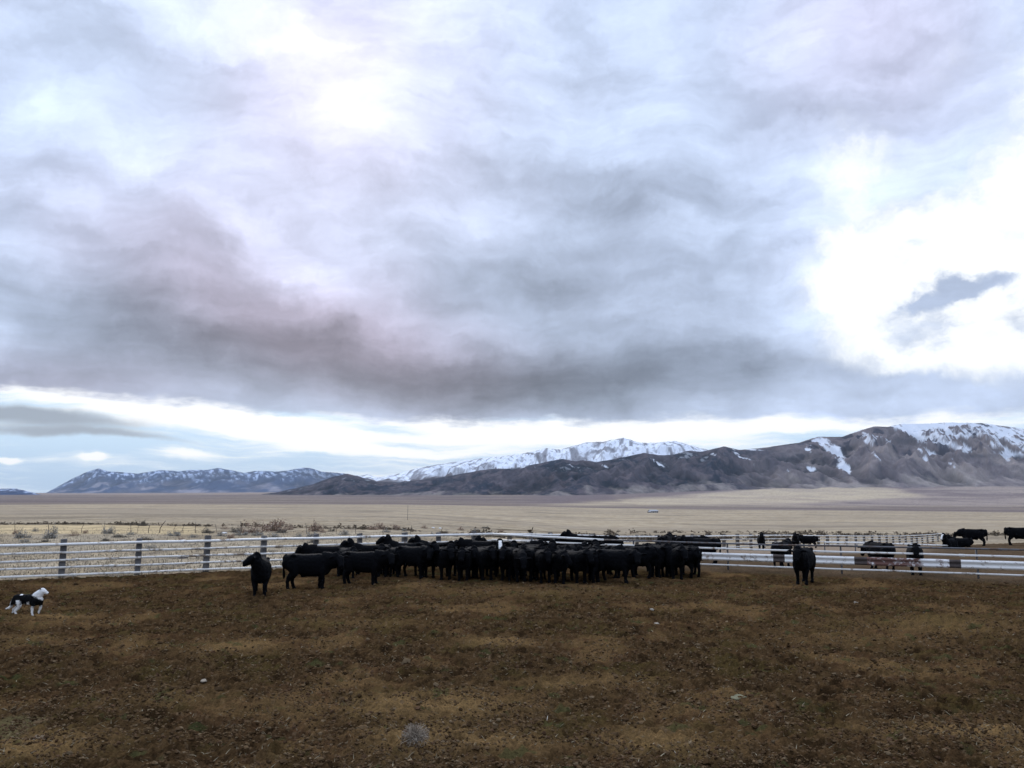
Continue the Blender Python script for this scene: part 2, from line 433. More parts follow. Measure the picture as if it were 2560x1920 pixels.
# ------------------------------------------------------------------ grassland out to the mountains
def build_grassland():
    cols = np.concatenate([np.arange(-1100, -160, 20), np.arange(-160, 2720, 3.0), np.arange(2720, 3660, 20)])
    rows = np.concatenate([np.geomspace(15, 22, 10), np.geomspace(22.3, 140, 240), np.geomspace(141.5, 21000, 330)])
    U = (cols - 1280) / F * CP
    Y = np.repeat(rows[:, None], len(cols), 1)
    X = U[None, :] * Y
    PXc = np.repeat(cols[None, :], len(rows), 0)
    Z = tz(X, Y)
    sd = pen_sd(X, Y)
    # little hummocks near by, washes and fans far away
    near = 1 - sstep(120, 300, Y)
    Z = Z + near * (0.05 * fbm(X * .5, Y * .5, 4, 11) + 0.05)
    far = sstep(1200, 4000, Y) * (1 - sstep(9000, 14000, Y))
    rg = ridged(X / 420 + fbm(X / 900, Y / 900, 2, 5) * .6, Y / 1500, 4, 21)
    Z = Z + far * (rg - .5) * sstep(1500, 2100, PXc) * 16 * sstep(1200, 4500, Y)
    Z = Z - 0.30 * sstep(0.3, 1.5, sd)
    # ---- base colours of the ground cover
    straw = np.array([.36, .30, .205]); pale = np.array([.44, .385, .285]); sage = np.array([.20, .175, .14])
    brush = np.array([.085, .068, .048]); yellow = np.array([.57, .465, .28]); plum = np.array([.175, .148, .155]); tan = np.array([.47, .41, .30])
    n1 = fbm(X / 6.0, Y / 9.0, 4, 31); n2 = fbm(X / 60.0, Y / 60.0, 4, 32); n3 = fbm(X / 500.0, Y / 420.0, 4, 33); n4 = fbm(X / 1.1, Y / 1.6, 4, 34, .6)
    def lerp(c, col, w):
        return c * (1 - w[..., None]) + col * w[..., None]
    c = np.ones(X.shape + (3,)) * pale
    c = lerp(c, straw, sstep(-.25, .35, n1))
    c = lerp(c, sage, .8 * sstep(-.08, .38, n4 + .3 * n1) * near)
    c = lerp(c, sage, .65 * sstep(.0, .4, n2) * sstep(60, 160, Y))
    # stubble field beyond the wire fence on the left
    left = 1 - sstep(470, 560, PXc)
    fld = sstep(63, 65, Y) * (1 - sstep(85, 87, Y)) * left
    c = lerp(c, yellow, .9 * fld)
    # dark lines of brush
    for (y0, w0, p0, p1, amt) in ((88, 2.2, -1200, 560, .85), (95, 3, 560, 1500, .7), (150, 7, 1200, 2700, .8), (172, 8, 1500, 2250, .5), (240, 10, 800, 1300, .4)):
        yy = Y + 6 * fbm(X / 14, X * 0 + y0, 3, int(y0)) * (y0 / 90)
        m = np.exp(-((yy - y0) / w0)**2) * sstep(p0, p0 + 60, PXc) * (1 - sstep(p1 - 60, p1, PXc)) * sstep(-.35, .15, fbm(X / 3.0, Y / 5.0, 4, 77))
        c = lerp(c, brush, amt * m)
    # distance: bands of sage flat, plum coloured brush, tan fans
    c = lerp(c, sage * 1.35, .55 * sstep(130, 220, Y) * sstep(-.3, .3, fbm(X / 260, Y / 90, 4, 36)))
    wp = fbm(X / 900, Y / 500, 4, 41) * .25
    ly = np.log(Y)
    lo = np.interp(PXc, [-1200, 0, 300, 1300, 1600, 2560, 3700], np.log([900, 950, 1150, 1500, 1500, 1250, 1250]))
    hi = np.interp(PXc, [-1200, 0, 1300, 1600, 2000, 2560, 3700], np.log([30000, 30000, 30000, 2400, 2300, 2700, 2700]))
    pl = sstep(-.05, .12, ly - lo + wp) * (1 - sstep(-.12, .08, ly - hi + wp))
    streak = sstep(-.25, .3, fbm(X / 900 + Y / 2600, Y / 330, 5, 43))
    c = lerp(c, plum * .85 * (1 + .35 * n3[..., None]), .93 * pl * (.62 + .38 * streak))
    fan = sstep(1450, 1750, PXc) * sstep(-.1, .15, ly - hi + wp)
    gully = sstep(.52, .8, rg)
    c = lerp(c, np.array([.30, .262, .24]), .9 * fan)
    c = lerp(c, plum * 1.05, fan * .65 * sstep(-.15, .3, fbm(X / 700 - Y / 2500, Y / 600, 5, 47)) * sstep(1950, 2250, PXc))
    c = lerp(c, plum * .9, fan * gully * .5)
    PYt = 1240 - (Z - H) / Y * F
    yj = PYt + 5 * fbm(X / 500 + Y / 3000, Y / 900, 4, 45)
    yu = np.interp(PXc, [1300, 1450, 1700, 1960, 2100, 2240, 2330], [1264, 1257, 1241, 1215, 1212, 1224, 1242])
    yd = np.interp(PXc, [1300, 1600, 2000, 2200, 2330], [1265, 1264, 1258, 1248, 1240])
    farw = sstep(1500, 2500, Y)
    c = lerp(c, plum * .95, farw * .8 * sstep(2, -6, yj - yu) * sstep(1250, 1400, PXc) * (1 - sstep(2200, 2350, PXc)))
    fan2 = farw * sstep(-5, 7, yj - yu) * sstep(6, -5, yj - yd) * (.55 + .45 * sstep(-.3, .2, fbm(X / 420 + Y / 1500, Y / 500, 5, 46)))
    c = lerp(c, tan * 1.02, .85 * fan2)
    fan3 = sstep(np.log(7000), np.log(8000), ly) * (1 - sstep(700, 1000, PXc))
    c = lerp(c, np.array([.36, .29, .24]), .75 * fan3 * sstep(-.1, .2, fbm(X / 800, Y / 700, 4, 49) + .12))
    c = np.clip(np.array([.955, .89, .835]) * (1 + .22 * fbm(X / 4.0, Y / 14.0, 4, 52)[..., None]) * c * (1 - .10 * near[..., None]) * (1 + .22 * n1[..., None] * near[..., None] + .14 * fbm(X / 25, Y / 12, 4, 51)[..., None]), .01, .9)
    m, gg, b = new_mat('dry_grassland')
    at_ = gg.n('ShaderNodeAttribute', attribute_name='cover')
    co = gg.n('ShaderNodeTexCoord').outputs['Object']
    fine = gg.noise(co, 3.0, 8.0, 0.7)
    k = gg.ss(fine, .3, .7, .72, 1.28, False)
    gg.set(b.inputs['Base Color'], gg.mix(1.0, at_.outputs['Color'], gg.n('ShaderNodeCombineColor', {0: k, 1: k, 2: k}).outputs[0], 'MULTIPLY'))
    b.inputs['Roughness'].default_value = 0.95
    b.inputs['Specular IOR Level'].default_value = 0.0
    bp = gg.n('ShaderNodeBump', {'Height': fine, 'Strength': 0.6, 'Distance': 0.08})
    gg.set(b.inputs['Normal'], bp.outputs[0])
    ob = mesh_np('grassland', np.stack([X, Y, Z], -1).reshape(-1, 3), grid_faces(*X.shape), [m], True, {'cover': c.reshape(-1, 3)})
    tag(ob, 'pale dry grassland valley floor with bands of sagebrush', 'grassland', kind='structure')
build_grassland()

# ------------------------------------------------------------------ mountain ranges
def build_range(name, label, crest, d_base, d_crest, seed, wl, relief, colfn, step=1.6, nrow=110, jag=1.2):
    cx = np.array([c[0] for c in crest], float); cy = np.array([c[1] for c in crest], float)
    cols = np.arange(cx[0], cx[-1], step)
    ky = np.interp(cols, cx, cy)
    kk = np.hanning(9); kk /= kk.sum()
    ky = np.convolve(np.pad(ky, 4, mode='edge'), kk, 'valid') + jag * fbm(cols / 22.0, cols * 0, 5, seed, .6)
    V = np.concatenate([np.linspace(0, 1, nrow), np.linspace(1.02, 1.5, 14)])
    PXc = np.repeat(cols[None, :], len(V), 0); VV = np.repeat(V[:, None], len(cols), 1)
    db = np.interp(cols, *d_base) if isinstance(d_base, tuple) else np.full(len(cols), float(d_base))
    dc = np.interp(cols, *d_crest) if isinstance(d_crest, tuple) else np.full(len(cols), float(d_crest))
    Y = db[None, :] + VV * (dc - db)[None, :]
    X = (PXc - 1280) / F * CP * Y
    zb = tz(X, Y) - 6.0
    # exact height of the crest line
    b = (960.0 - ky) / F
    zc = H + dc * (SP + b * CP) / (CP - b * SP)
    base_c = zb[nrow - 1]
    Yd = Y - db[None, :]
    sk = .55 * Yd * np.tanh(3 * fbm(X / (wl * 3.5), X * 0, 2, seed + 20))          # spurs leave the crest at an angle
    wx = fbm(X / (wl * 1.6), Y / (wl * 1.6), 3, seed + 1) * .55
    rg = ridged((X + sk) / wl + wx, Y / (wl * 2.4) + wx, 5, seed + 2, .55)
    rg2 = fbm(X / (wl * .9), Y / (wl * .9), 5, seed + 8)
    rg3 = ridged((X - sk * .6) / (wl * .36) + wx * 2, Y / (wl * .8) + wx, 4, seed + 12, .55)
    prof = np.where(VV <= 1, VV**1.15 * .75 + .25 * sstep(0, 1, VV), 1 - (VV - 1) * 1.5)
    hump = np.clip(np.sin(np.pi * np.clip(VV, 0, 1)), 0, 1)**.75
    s = prof + relief * hump * (rg - .42) + .06 * hump * rg2 + .19 * hump * (rg3 - .4)
    s = np.clip(s, -.02, 1.3)
    Z = zb + (zc - base_c)[None, :] * s
    # keep spurs below the skyline
    lim = H + Y * ((zc - H) / dc)[None, :] * (.90 + .10 * VV) - 2
    m = (VV < 1)
    Z = np.where(m, np.where(Z > lim, lim - (Z - lim) * .15, Z), Z)
    gz_x = np.gradient(Z, axis=1) / np.maximum(np.gradient(X, axis=1), 1e-3)
    PYv = 960 - F * ((Z - H) * CP - Y * SP) / ((Z - H) * SP + Y * CP)
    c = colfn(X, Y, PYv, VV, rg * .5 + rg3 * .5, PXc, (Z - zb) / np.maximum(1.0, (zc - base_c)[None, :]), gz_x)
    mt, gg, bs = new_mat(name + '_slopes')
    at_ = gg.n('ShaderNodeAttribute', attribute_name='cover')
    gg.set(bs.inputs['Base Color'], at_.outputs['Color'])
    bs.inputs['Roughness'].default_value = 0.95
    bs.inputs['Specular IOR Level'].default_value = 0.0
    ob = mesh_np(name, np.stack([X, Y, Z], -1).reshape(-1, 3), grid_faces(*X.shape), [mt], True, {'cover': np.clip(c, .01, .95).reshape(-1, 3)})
    tag(ob, label, 'mountains', kind='structure')
    return ob

def lerp(c, col, w):
    return c * (1 - w[..., None]) + np.asarray(col) * w[..., None]

SNOW = np.array([.80, .83, .88])

def col_left(X, Y, Z, V, rg, PXc, hh, gx):
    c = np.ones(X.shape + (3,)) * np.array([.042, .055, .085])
    c = lerp(c, [.085, .082, .095], sstep(-.1, .4, fbm(X / 500, Y / 900, 5, 61)))
    sn = sstep(.42, .85, hh + .55 * fbm(X / 420, Y / 700, 5, 62, .6) + .35 * (rg - .5))
    c = lerp(c, SNOW * .62, .75 * sn * sstep(-.05, .2, fbm((X + .5 * Y) / 130, Y / 420, 4, 66, .65)))
    tanm = sstep(.10, .50, fbm(X / 420, Y / 700, 5, 63) + .25 * (1 - hh) - .08) * (1 - sstep(.25, .6, hh))
    c = lerp(c, [.34, .27, .24], .6 * tanm)
    c = c * (.72 + .5 * sstep(.25, .6, rg))[..., None] * np.array([.92, 1.03, 1.22])  # blue of distant haze put into the slope colour
    return c

def col_snow(X, Y, Z, V, rg, PXc, hh, gx):
    c = np.ones(X.shape + (3,)) * np.array([.12, .105, .105])
    n = fbm(X / 300, Y / 420, 5, 71, .6)
    thr = np.interp(PXc, [840, 950, 1150, 1300, 1500, 2000], [.75, .62, .45, .22, .10, .10])
    sn = sstep(thr - .12, thr + .18, hh + .45 * n - .55 * (rg - .45))
    spk = sstep(-.05, .25, fbm(X / 60, Y / 90, 4, 73, .65) + .25)
    c = lerp(c, SNOW * .97, sn * (.45 + .55 * spk))
    rib = ridged((X + .5 * (Y - 8500) * np.tanh(3 * fbm(X / 1300, X * 0, 2, 75))) / 240, Y / 1100, 4, 76, .55)
    c = lerp(c, [.15, .135, .14], .8 * sstep(.56, .78, rib + .15 * n))
    return c

def col_front(X, Y, Z, V, rg, PXc, hh, gx):
    n = fbm(X / 380, Y / 600, 5, 81, .55); n2 = fbm(X / 120, Y / 200, 5, 82, .6); n3 = fbm(X / 40, Y / 60, 4, 83, .65)
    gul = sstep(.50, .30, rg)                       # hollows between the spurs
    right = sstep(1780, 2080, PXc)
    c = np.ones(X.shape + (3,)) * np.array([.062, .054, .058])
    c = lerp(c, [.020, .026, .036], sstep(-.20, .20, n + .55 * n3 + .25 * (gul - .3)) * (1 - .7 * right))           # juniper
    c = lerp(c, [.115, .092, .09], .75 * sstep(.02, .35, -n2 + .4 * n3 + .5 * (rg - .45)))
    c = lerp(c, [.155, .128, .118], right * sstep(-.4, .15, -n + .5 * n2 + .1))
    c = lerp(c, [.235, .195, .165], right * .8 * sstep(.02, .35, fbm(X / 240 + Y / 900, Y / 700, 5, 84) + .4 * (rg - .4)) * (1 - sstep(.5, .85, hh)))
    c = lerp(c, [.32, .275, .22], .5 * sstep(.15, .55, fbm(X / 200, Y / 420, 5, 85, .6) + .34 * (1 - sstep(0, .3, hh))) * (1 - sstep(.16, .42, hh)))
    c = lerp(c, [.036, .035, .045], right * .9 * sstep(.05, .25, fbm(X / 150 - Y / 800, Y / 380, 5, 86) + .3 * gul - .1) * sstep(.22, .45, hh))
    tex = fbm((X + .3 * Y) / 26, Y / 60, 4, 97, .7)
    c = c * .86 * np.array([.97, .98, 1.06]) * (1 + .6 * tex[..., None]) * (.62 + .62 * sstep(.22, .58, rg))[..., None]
    # snow lying on the big mountain and in the hollows
    PY = Z
    w = 26 * fbm(X / 300, Y / 420, 4, 91); w2_ = 18 * fbm(X / 300, Y / 420, 4, 92)
    f = np.zeros(X.shape)
    for (sx, sy, ax, ay, rot, amp) in ((2068, 1108, 26, 13, 40, 1.1), (2092, 1138, 34, 12, 55, 1.0), (2118, 1160, 24, 9, 60, .7), (2030, 1122, 14, 8, 40, .5), (2196, 1092, 42, 9, 15, .75), (2175, 1102, 20, 10, 60, .6),
                                       (2232, 1100, 22, 9, 30, .6), (2300, 1076, 60, 14, 12, 1.2), (2350, 1100, 60, 16, 22, 1.2), (2420, 1075, 90, 16, 5, 1.15), (2480, 1105, 55, 16, 25, 1.0), (2560, 1100, 60, 26, 25, 1.1),
                                       (2420, 1126, 48, 8, 25, .8), (2520, 1145, 12, 14, 80, .9), (2325, 1142, 14, 13, 60, .75), (2388, 1150, 26, 7, 50, .65), (2192, 1142, 20, 5, 45, .6), (2650, 1115, 80, 40, 20, 1.0), (2310, 1118, 30, 7, 28, .6),
                                       (2456, 1102, 26, 13, 60, -1.3), (2425, 1134, 60, 6, 12, -.9), (2275, 1100, 26, 11, 40, -1.2), (2470, 1142, 40, 6, 8, -.8), (2530, 1120, 16, 8, 40, -.5),
                                       (1972, 1176, 8, 6, 0, .6), (2040, 1172, 16, 8, 20, .45), (1850, 1137, 38, 9, 40, .55), (1800, 1140, 22, 7, 10, .5), (1640, 1152, 30, 7, 35, .5), (1500, 1160, 30, 6, 30, .4), (1430, 1160, 12, 12, 60, .4), (1900, 1128, 30, 6, 10, .5), (1320, 1172, 16, 5, 0, .45), (1880, 1150, 30, 6, 45, .4)):
        cr_, sr_ = math.cos(math.radians(rot)), math.sin(math.radians(rot))
        dx = PXc + w - sx; dy = PY + w2_ * .6 - sy
        f = f + amp * np.exp(-((dx * cr_ + dy * sr_) / ax)**2 - ((-dx * sr_ + dy * cr_) / ay)**2)
    sks = fbm((X + .35 * (Y - 6500) * np.tanh(2 * fbm(X / 900, X * 0, 2, 95))) / 55, Y / 420, 4, 96, .6)
    f = np.minimum(f, .70) * 1.02 + 1.15 * (.50 * n3 + .35 * n2 + .75 * sks + .75 * (gul - .4)) * sstep(.08, .45, f)
    sn = sstep(.24, .56, f) * sstep(.05, .25, hh)
    c = lerp(c, SNOW * .84, .93 * sn)
    c = lerp(c, [.035, .036, .045], .7 * np.exp(-((PXc - 2272) / 32)**2 - ((PY - 1101) / 12)**2) + .6 * np.exp(-((PXc - 2455) / 60)**2 - ((PY - 1140) / 7)**2))
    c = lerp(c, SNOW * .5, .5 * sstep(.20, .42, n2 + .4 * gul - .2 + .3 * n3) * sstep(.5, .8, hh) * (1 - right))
    return c

build_range('far_blue_mountains', 'long far blue range with thin snow on the left horizon',
    [(20, 1240), (115, 1232), (180, 1195), (215, 1179), (242, 1171), (265, 1178), (304, 1181), (340, 1184), (399, 1175), (440, 1178), (477, 1175), (510, 1175), (544, 1170),
     (608, 1182), (640, 1177), (690, 1179), (718, 1176), (756, 1169), (773, 1170), (802, 1179), (854, 1183), (950, 1200), (1120, 1222)],
    18000, 21000, 100, 2000, .36, col_left)
build_range('snowy_mountains', 'white snow covered ridge behind the dark foothills',
    [(820, 1212), (870, 1196), (918, 1186), (944, 1194), (987, 1186), (1045, 1170), (1132, 1155), (1219, 1144), (1280, 1138), (1320, 1131), (1367, 1120), (1400, 1124), (1468, 1106), (1510, 1104),
     (1563, 1094), (1600, 1106), (1640, 1107), (1691, 1102), (1720, 1110), (1757, 1121), (1850, 1140), (2010, 1175)],
    7600, 9400, 200, 620, .34, col_snow, jag=2.2)
build_range('foothill_mountains', 'dark brown foothills rising to a big snow patched mountain on the right',
    [(600, 1242), (690, 1231), (780, 1211), (830, 1192), (866, 1184), (895, 1191), (945, 1205), (1000, 1206), (1110, 1192), (1200, 1176), (1230, 1172), (1280, 1171), (1340, 1160), (1404, 1147), (1440, 1153),
     (1459, 1150), (1494, 1155), (1540, 1147), (1613, 1132), (1650, 1138), (1685, 1137), (1723, 1127), (1757, 1129), (1815, 1116), (1853, 1125), (1916, 1119), (1978, 1110), (2004, 1107),
     (2050, 1092), (2114, 1092), (2151, 1079), (2195, 1066), (2232, 1067), (2261, 1060), (2330, 1059), (2389, 1056), (2470, 1058), (2560, 1070), (2700, 1092), (2900, 1140), (3150, 1205)],
    ([600, 1400, 1900, 3000], [6500, 5000, 5800, 5800]), ([600, 1400, 1900, 3000], [8000, 6900, 7700, 7800]), 300, 620, .42, col_front, nrow=150)
build_range('low_hills', 'low bare hills on the far left horizon',
    [(-900, 1215), (-500, 1212), (-200, 1218), (0, 1222), (35, 1221), (60, 1226), (100, 1236), (150, 1240)], 8200, 9600, 400, 500, .4, col_left, step=4, nrow=40)
# ------------------------------------------------------------------ trampled dirt of the pens
def worley(x, y, seed):
    xi = np.floor(x).astype(np.int64); yi = np.floor(y).astype(np.int64)
    best = np.full(np.broadcast(x, y).shape, 9.0)
    for dx in (-1, 0, 1):
        for dy in (-1, 0, 1):
            h = _PERM[(_PERM[(xi + dx + seed) & 4095] + yi + dy) & 4095]
            px = xi + dx + (h & 63) / 64.0; py = yi + dy + ((h >> 6) & 63) / 64.0
            best = np.minimum(best, (x - px)**2 + (y - py)**2)
    return np.sqrt(best)

def dirt_height(X, Y):
    f2 = 1 - sstep(18, 34, Y); f3 = 1 - sstep(10, 20, Y)
    h = .045 * fbm(X / 1.6, Y / 1.6, 3, 101)
    h = h + .105 * (fbm(X / .42, Y / .42, 3, 102) - .35 * np.abs(pn(X / .3, Y / .3, 103))) * (.45 + .55 * f2)
    h = h + .042 * np.clip(pn(X / .13, Y / .13, 104), -.3, 1) * (.25 + .75 * f2) + .022 * pn(X / .06, Y / .06, 105) * (.15 + .85 * f3)
    d = worley(X / .34, Y / .34, 5) * .34                       # hoof prints with a pushed up rim
    h = h - .060 * np.exp(-(d / .055)**2) + .016 * np.exp(-((d - .10) / .035)**2)
    m = gfoot(12, 1822)                                         # flat silted hollow
    fl = np.exp(-((X - m.x) / .42)**4 - ((Y - m.y) / .62)**4)
    h = h * (1 - fl) - .045 * fl
    m = gfoot(2390, 1556)
    h = h + .16 * np.exp(-((X - m.x) / 1.6)**2 - ((Y - m.y) / .9)**2)
    return h

SANDY = [(600, 1618, 90, 13, .8), (1080, 1765, 210, 28, .9), (1060, 1850, 130, 30, .95), (1200, 1860, 160, 26, .8), (60, 1868, 150, 30, .9), (2500, 1832, 260, 16, 1.0), (1250, 1607, 80, 9, .8),
         (2330, 1572, 220, 16, .45), (70, 1602, 80, 9, .5), (1640, 1858, 170, 28, .75), (400, 1750, 160, 18, .4), (1450, 1710, 160, 14, .55), (1270, 1480, 300, 10, .25), (1830, 1740, 60, 9, .6), (900, 1560, 160, 10, .3),
         (2140, 1600, 200, 14, .4), (130, 1545, 100, 5, .8), (1130, 1530, 25, 2.0, .9)]

def build_pen():
    pys = np.concatenate([np.arange(2560, 1965, -7), np.arange(1962, 1372, -1.45)])
    rows = np.concatenate([6000.0 / (pys - 1240), np.geomspace(45.6, 125, 150)])
    cols = np.concatenate([np.arange(-1100, -160, 20), np.arange(-160, 2720, 2.3), np.arange(2720, 3660, 20)])
    Y = np.repeat(rows[:, None], len(cols), 1)
    X = ((cols - 1280) / F * CP)[None, :] * Y
    sd = pen_sd(X, Y) + .30 * fbm(X / .8, Y / .8, 3, 110)
    inside = sstep(-.5, .35, sd)
    berm = .07 * np.exp(-((sd - .9) / .8)**2)
    hh = dirt_height(X, Y)
    Z = tz(X, Y) + .03 + (hh + berm) * inside - .22 * (1 - inside)
    dark = np.array([.022, .014, .0075]); mid = np.array([.058, .038, .019]); red = np.array([.064, .036, .020]); grey = np.array([.125, .090, .055])
    sand = np.array([.190, .128, .058]); olive = np.array([.055, .044, .016])
    a = fbm(X / .35, Y / .5, 4, 121, .62); b_ = fbm(X / 2.2, Y / 2.6, 4, 122); c_ = fbm(X / .09, Y / .12, 3, 123, .6); d_ = fbm(X / 1.0, Y / 1.2, 4, 124)
    c = np.ones(X.shape + (3,)) * mid
    c = lerp(c, red, .8 * sstep(-.1, .35, b_))
    c = lerp(c, olive, .65 * sstep(.0, .35, d_ - .3 * b_))
    mo = fbm(X / .22 + .4 * a, Y / .38, 4, 128, .6)
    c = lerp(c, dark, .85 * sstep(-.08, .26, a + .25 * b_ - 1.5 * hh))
    c = lerp(c, dark * .8, .7 * sstep(.10, .34, mo))
    c = lerp(c, mid * 1.5, .55 * sstep(.12, .36, -mo))
    sm = sstep(.18, .5, b_ + .4 * a + .1) * .45
    px = 1280 + F * X / (Y * CP)
    for (sx, sy, wx, wy, amt) in SANDY:
        p = gfoot(sx, sy)
        ex = 1.25 * wx * p.y / F; ey = 1.25 * wy * p.y**2 / (F * H)
        sm = np.maximum(sm, amt * np.exp(-((X - p.x) / ex)**2 - ((Y - p.y) / ey)**2) * sstep(-.5, .05, .7 * a + .5 * d_ + .12))
    c = lerp(c, sand, np.clip(sm, 0, 1))
    c = lerp(c, dark, .5 * sstep(.2, .45, a) * (1 - .3 * sm))
    c = lerp(c, grey, .75 * sstep(.24, .5, c_ + .25 * fbm(X / .8, Y / .8, 3, 126)) * (1 - sstep(24, 40, Y)))
    c = lerp(c, np.array([.05, .06, .025]), .6 * sstep(.32, .5, fbm(X / .6, Y / .5, 3, 127)))
    m = gfoot(12, 1822)
    c = lerp(c, np.array([.095, .083, .042]), .9 * sstep(.35, .65, np.exp(-((X - m.x) / .42)**4 - ((Y - m.y) / .62)**4) + .25 * d_))
    m = gfoot(75, 1848)
    c = lerp(c, np.array([.20, .175, .14]), .7 * sstep(.4, .7, np.exp(-((X - m.x) / .30)**2 - ((Y - m.y) / .10)**2) + .3 * a))
    # drier, paler dirt in the pens further back and along the rails on the right
    yl = CORNER.y + (X - CORNER.x) * (_dirr.y / _dirr.x)
    beyond = sstep(-2.2, .3, (Y - yl) * .9 + .6 * fbm(X / 1.5, Y / 1.5, 3, 131)) * sstep(CORNER.x - 1, CORNER.x + 4, X)
    c = lerp(c, np.array([.105, .080, .055]) * (1 + .5 * fbm(X / 1.3, Y / 2.5, 4, 132)[..., None]), .75 * beyond)
    pale = beyond * (1 - sstep(2200, 2400, px)) * sstep(46, 60, Y)
    c = lerp(c, np.array([.36, .31, .25]), .6 * pale)
    m, gg, b = new_mat('trampled_dirt')
    at_ = gg.n('ShaderNodeAttribute', attribute_name='cover')
    co = gg.n('ShaderNodeTexCoord').outputs['Object']
    fine = gg.noise(co, 30.0, 6.0, 0.75)
    k = gg.ss(fine, .3, .7, .42, 1.62, False)
    gg.set(b.inputs['Base Color'], gg.mix(1.0, at_.outputs['Color'], gg.n('ShaderNodeCombineColor', {0: k, 1: k, 2: k}).outputs[0], 'MULTIPLY'))
    b.inputs['Roughness'].default_value = 0.95
    b.inputs['Specular IOR Level'].default_value = 0.0
    bp = gg.n('ShaderNodeBump', {'Height': fine, 'Strength': 0.8, 'Distance': 0.02})
    gg.set(b.inputs['Normal'], bp.outputs[0])
    ob = mesh_np('corral_ground', np.stack([X, Y, Z], -1).reshape(-1, 3), grid_faces(*X.shape), [m], True, {'cover': np.clip(c * np.array([.94, .845, .765]), .005, .6).reshape(-1, 3)})
    tag(ob, 'dark trampled dirt floor of the cattle pens', 'ground', kind='structure')
    # dirt behind and beside the viewer
    xs = np.array([-60, 60.0]); ys = np.array([-60, 6.0])
    vv = np.array([[-60, -60, -.10], [60, -60, -.10], [60, 6, -.10], [-60, 6, -.10]], float)
    m2 = simple_mat('plain_dirt', (.07, .05, .03), .95, .05, .5, 2.0)
    o2 = mesh_np('dirt_ground', vv, np.array([[0, 1, 2, 3]]), [m2], False)
    tag(o2, 'dirt ground around the viewer', 'ground', kind='structure')
build_pen()

def ground_z(x, y):
    """top of whatever ground is visible at this point"""
    x = np.asarray(x, float); y = np.asarray(y, float)
    sd = pen_sd(x, y)
    return np.where(sd > .1, tz(x, y) + .03 + dirt_height(x, y) * sstep(-.5, .35, sd), tz(x, y) + .05)

# loose clods of dirt and dry manure, all over the near pen
_ICO = np.array([[0, 1, 1.618], [0, -1, 1.618], [0, 1, -1.618], [0, -1, -1.618], [1, 1.618, 0], [-1, 1.618, 0], [1, -1.618, 0], [-1, -1.618, 0],
                 [1.618, 0, 1], [-1.618, 0, 1], [1.618, 0, -1], [-1.618, 0, -1]]) / 1.902
_ICF = np.array([[0, 1, 8], [0, 8, 4], [0, 4, 5], [0, 5, 9], [0, 9, 1], [1, 6, 8], [8, 6, 10], [8, 10, 4], [4, 10, 2], [4, 2, 5], [5, 2, 11], [5, 11, 9], [9, 11, 7], [9, 7, 1], [1, 7, 6],
                 [3, 6, 7], [3, 7, 11], [3, 11, 2], [3, 2, 10], [3, 10, 6]])

def cover_mat(name, rough=.95, spec=.0):
    m, gg, b = new_mat(name)
    at_ = gg.n('ShaderNodeAttribute', attribute_name='cover')
    gg.set(b.inputs['Base Color'], at_.outputs['Color'])
    b.inputs['Roughness'].default_value = rough
    b.inputs['Specular IOR Level'].default_value = spec
    return m

def build_clods(n=150000):
    rs = np.random.RandomState(3)
    py = rs.uniform(1450, 2040, n)
    Y = 6000 / (py - 1240) * rs.uniform(.97, 1.03, n)
    px = rs.uniform(-200, 2760, n)
    X = (px - 1280) / F * CP * Y
    patch = 1.5 * fbm(X / 1.1, Y / 1.4, 3, 140) + .8 * fbm(X / .35, Y / .4, 2, 141)
    keep = (patch > rs.uniform(-.45, .45, n)) & (pen_sd(X, Y) > .4)
    X, Y = X[keep], Y[keep]; n = len(X)
    s = np.exp(rs.normal(math.log(.0118), .42, n)) * (.72 + Y / 36)
    Z = ground_z(X, Y) + s * .1
    ang = rs.rand(n) * 6.283
    V = _ICO[None] * (1 + rs.uniform(-.32, .32, (n, 12, 1)))
    V = V * np.stack([s * rs.uniform(.8, 1.5, n), s * rs.uniform(.8, 1.3, n), s * rs.uniform(.55, .9, n)], -1)[:, None, :]
    x = V[..., 0] * np.cos(ang)[:, None] - V[..., 1] * np.sin(ang)[:, None]
    y = V[..., 0] * np.sin(ang)[:, None] + V[..., 1] * np.cos(ang)[:, None]
    V = np.stack([x + X[:, None], y + Y[:, None], V[..., 2] + Z[:, None]], -1)
    pal = np.array([[.030, .019, .010], [.052, .034, .019], [.080, .054, .030], [.062, .038, .023], [.095, .070, .043], [.16, .12, .075]])
    ci = rs.choice(6, n, p=[.18, .30, .28, .14, .09, .01])
    C = np.repeat((pal[ci] * np.array([1.35, 1.28, 1.2]) * rs.uniform(.75, 1.25, (n, 1)))[:, None, :], 12, 1)
    Fc = (_ICF[None] + (np.arange(n) * 12)[:, None, None]).reshape(-1, 3)
    ob = mesh_np('manure_clods', V.reshape(-1, 3), Fc, [cover_mat('clod_dirt')], False, {'cover': C.reshape(-1, 3)})
    tag(ob, 'loose brown clods of dirt and dry manure scattered over the pen floor', 'clods', kind='stuff')
build_clods()

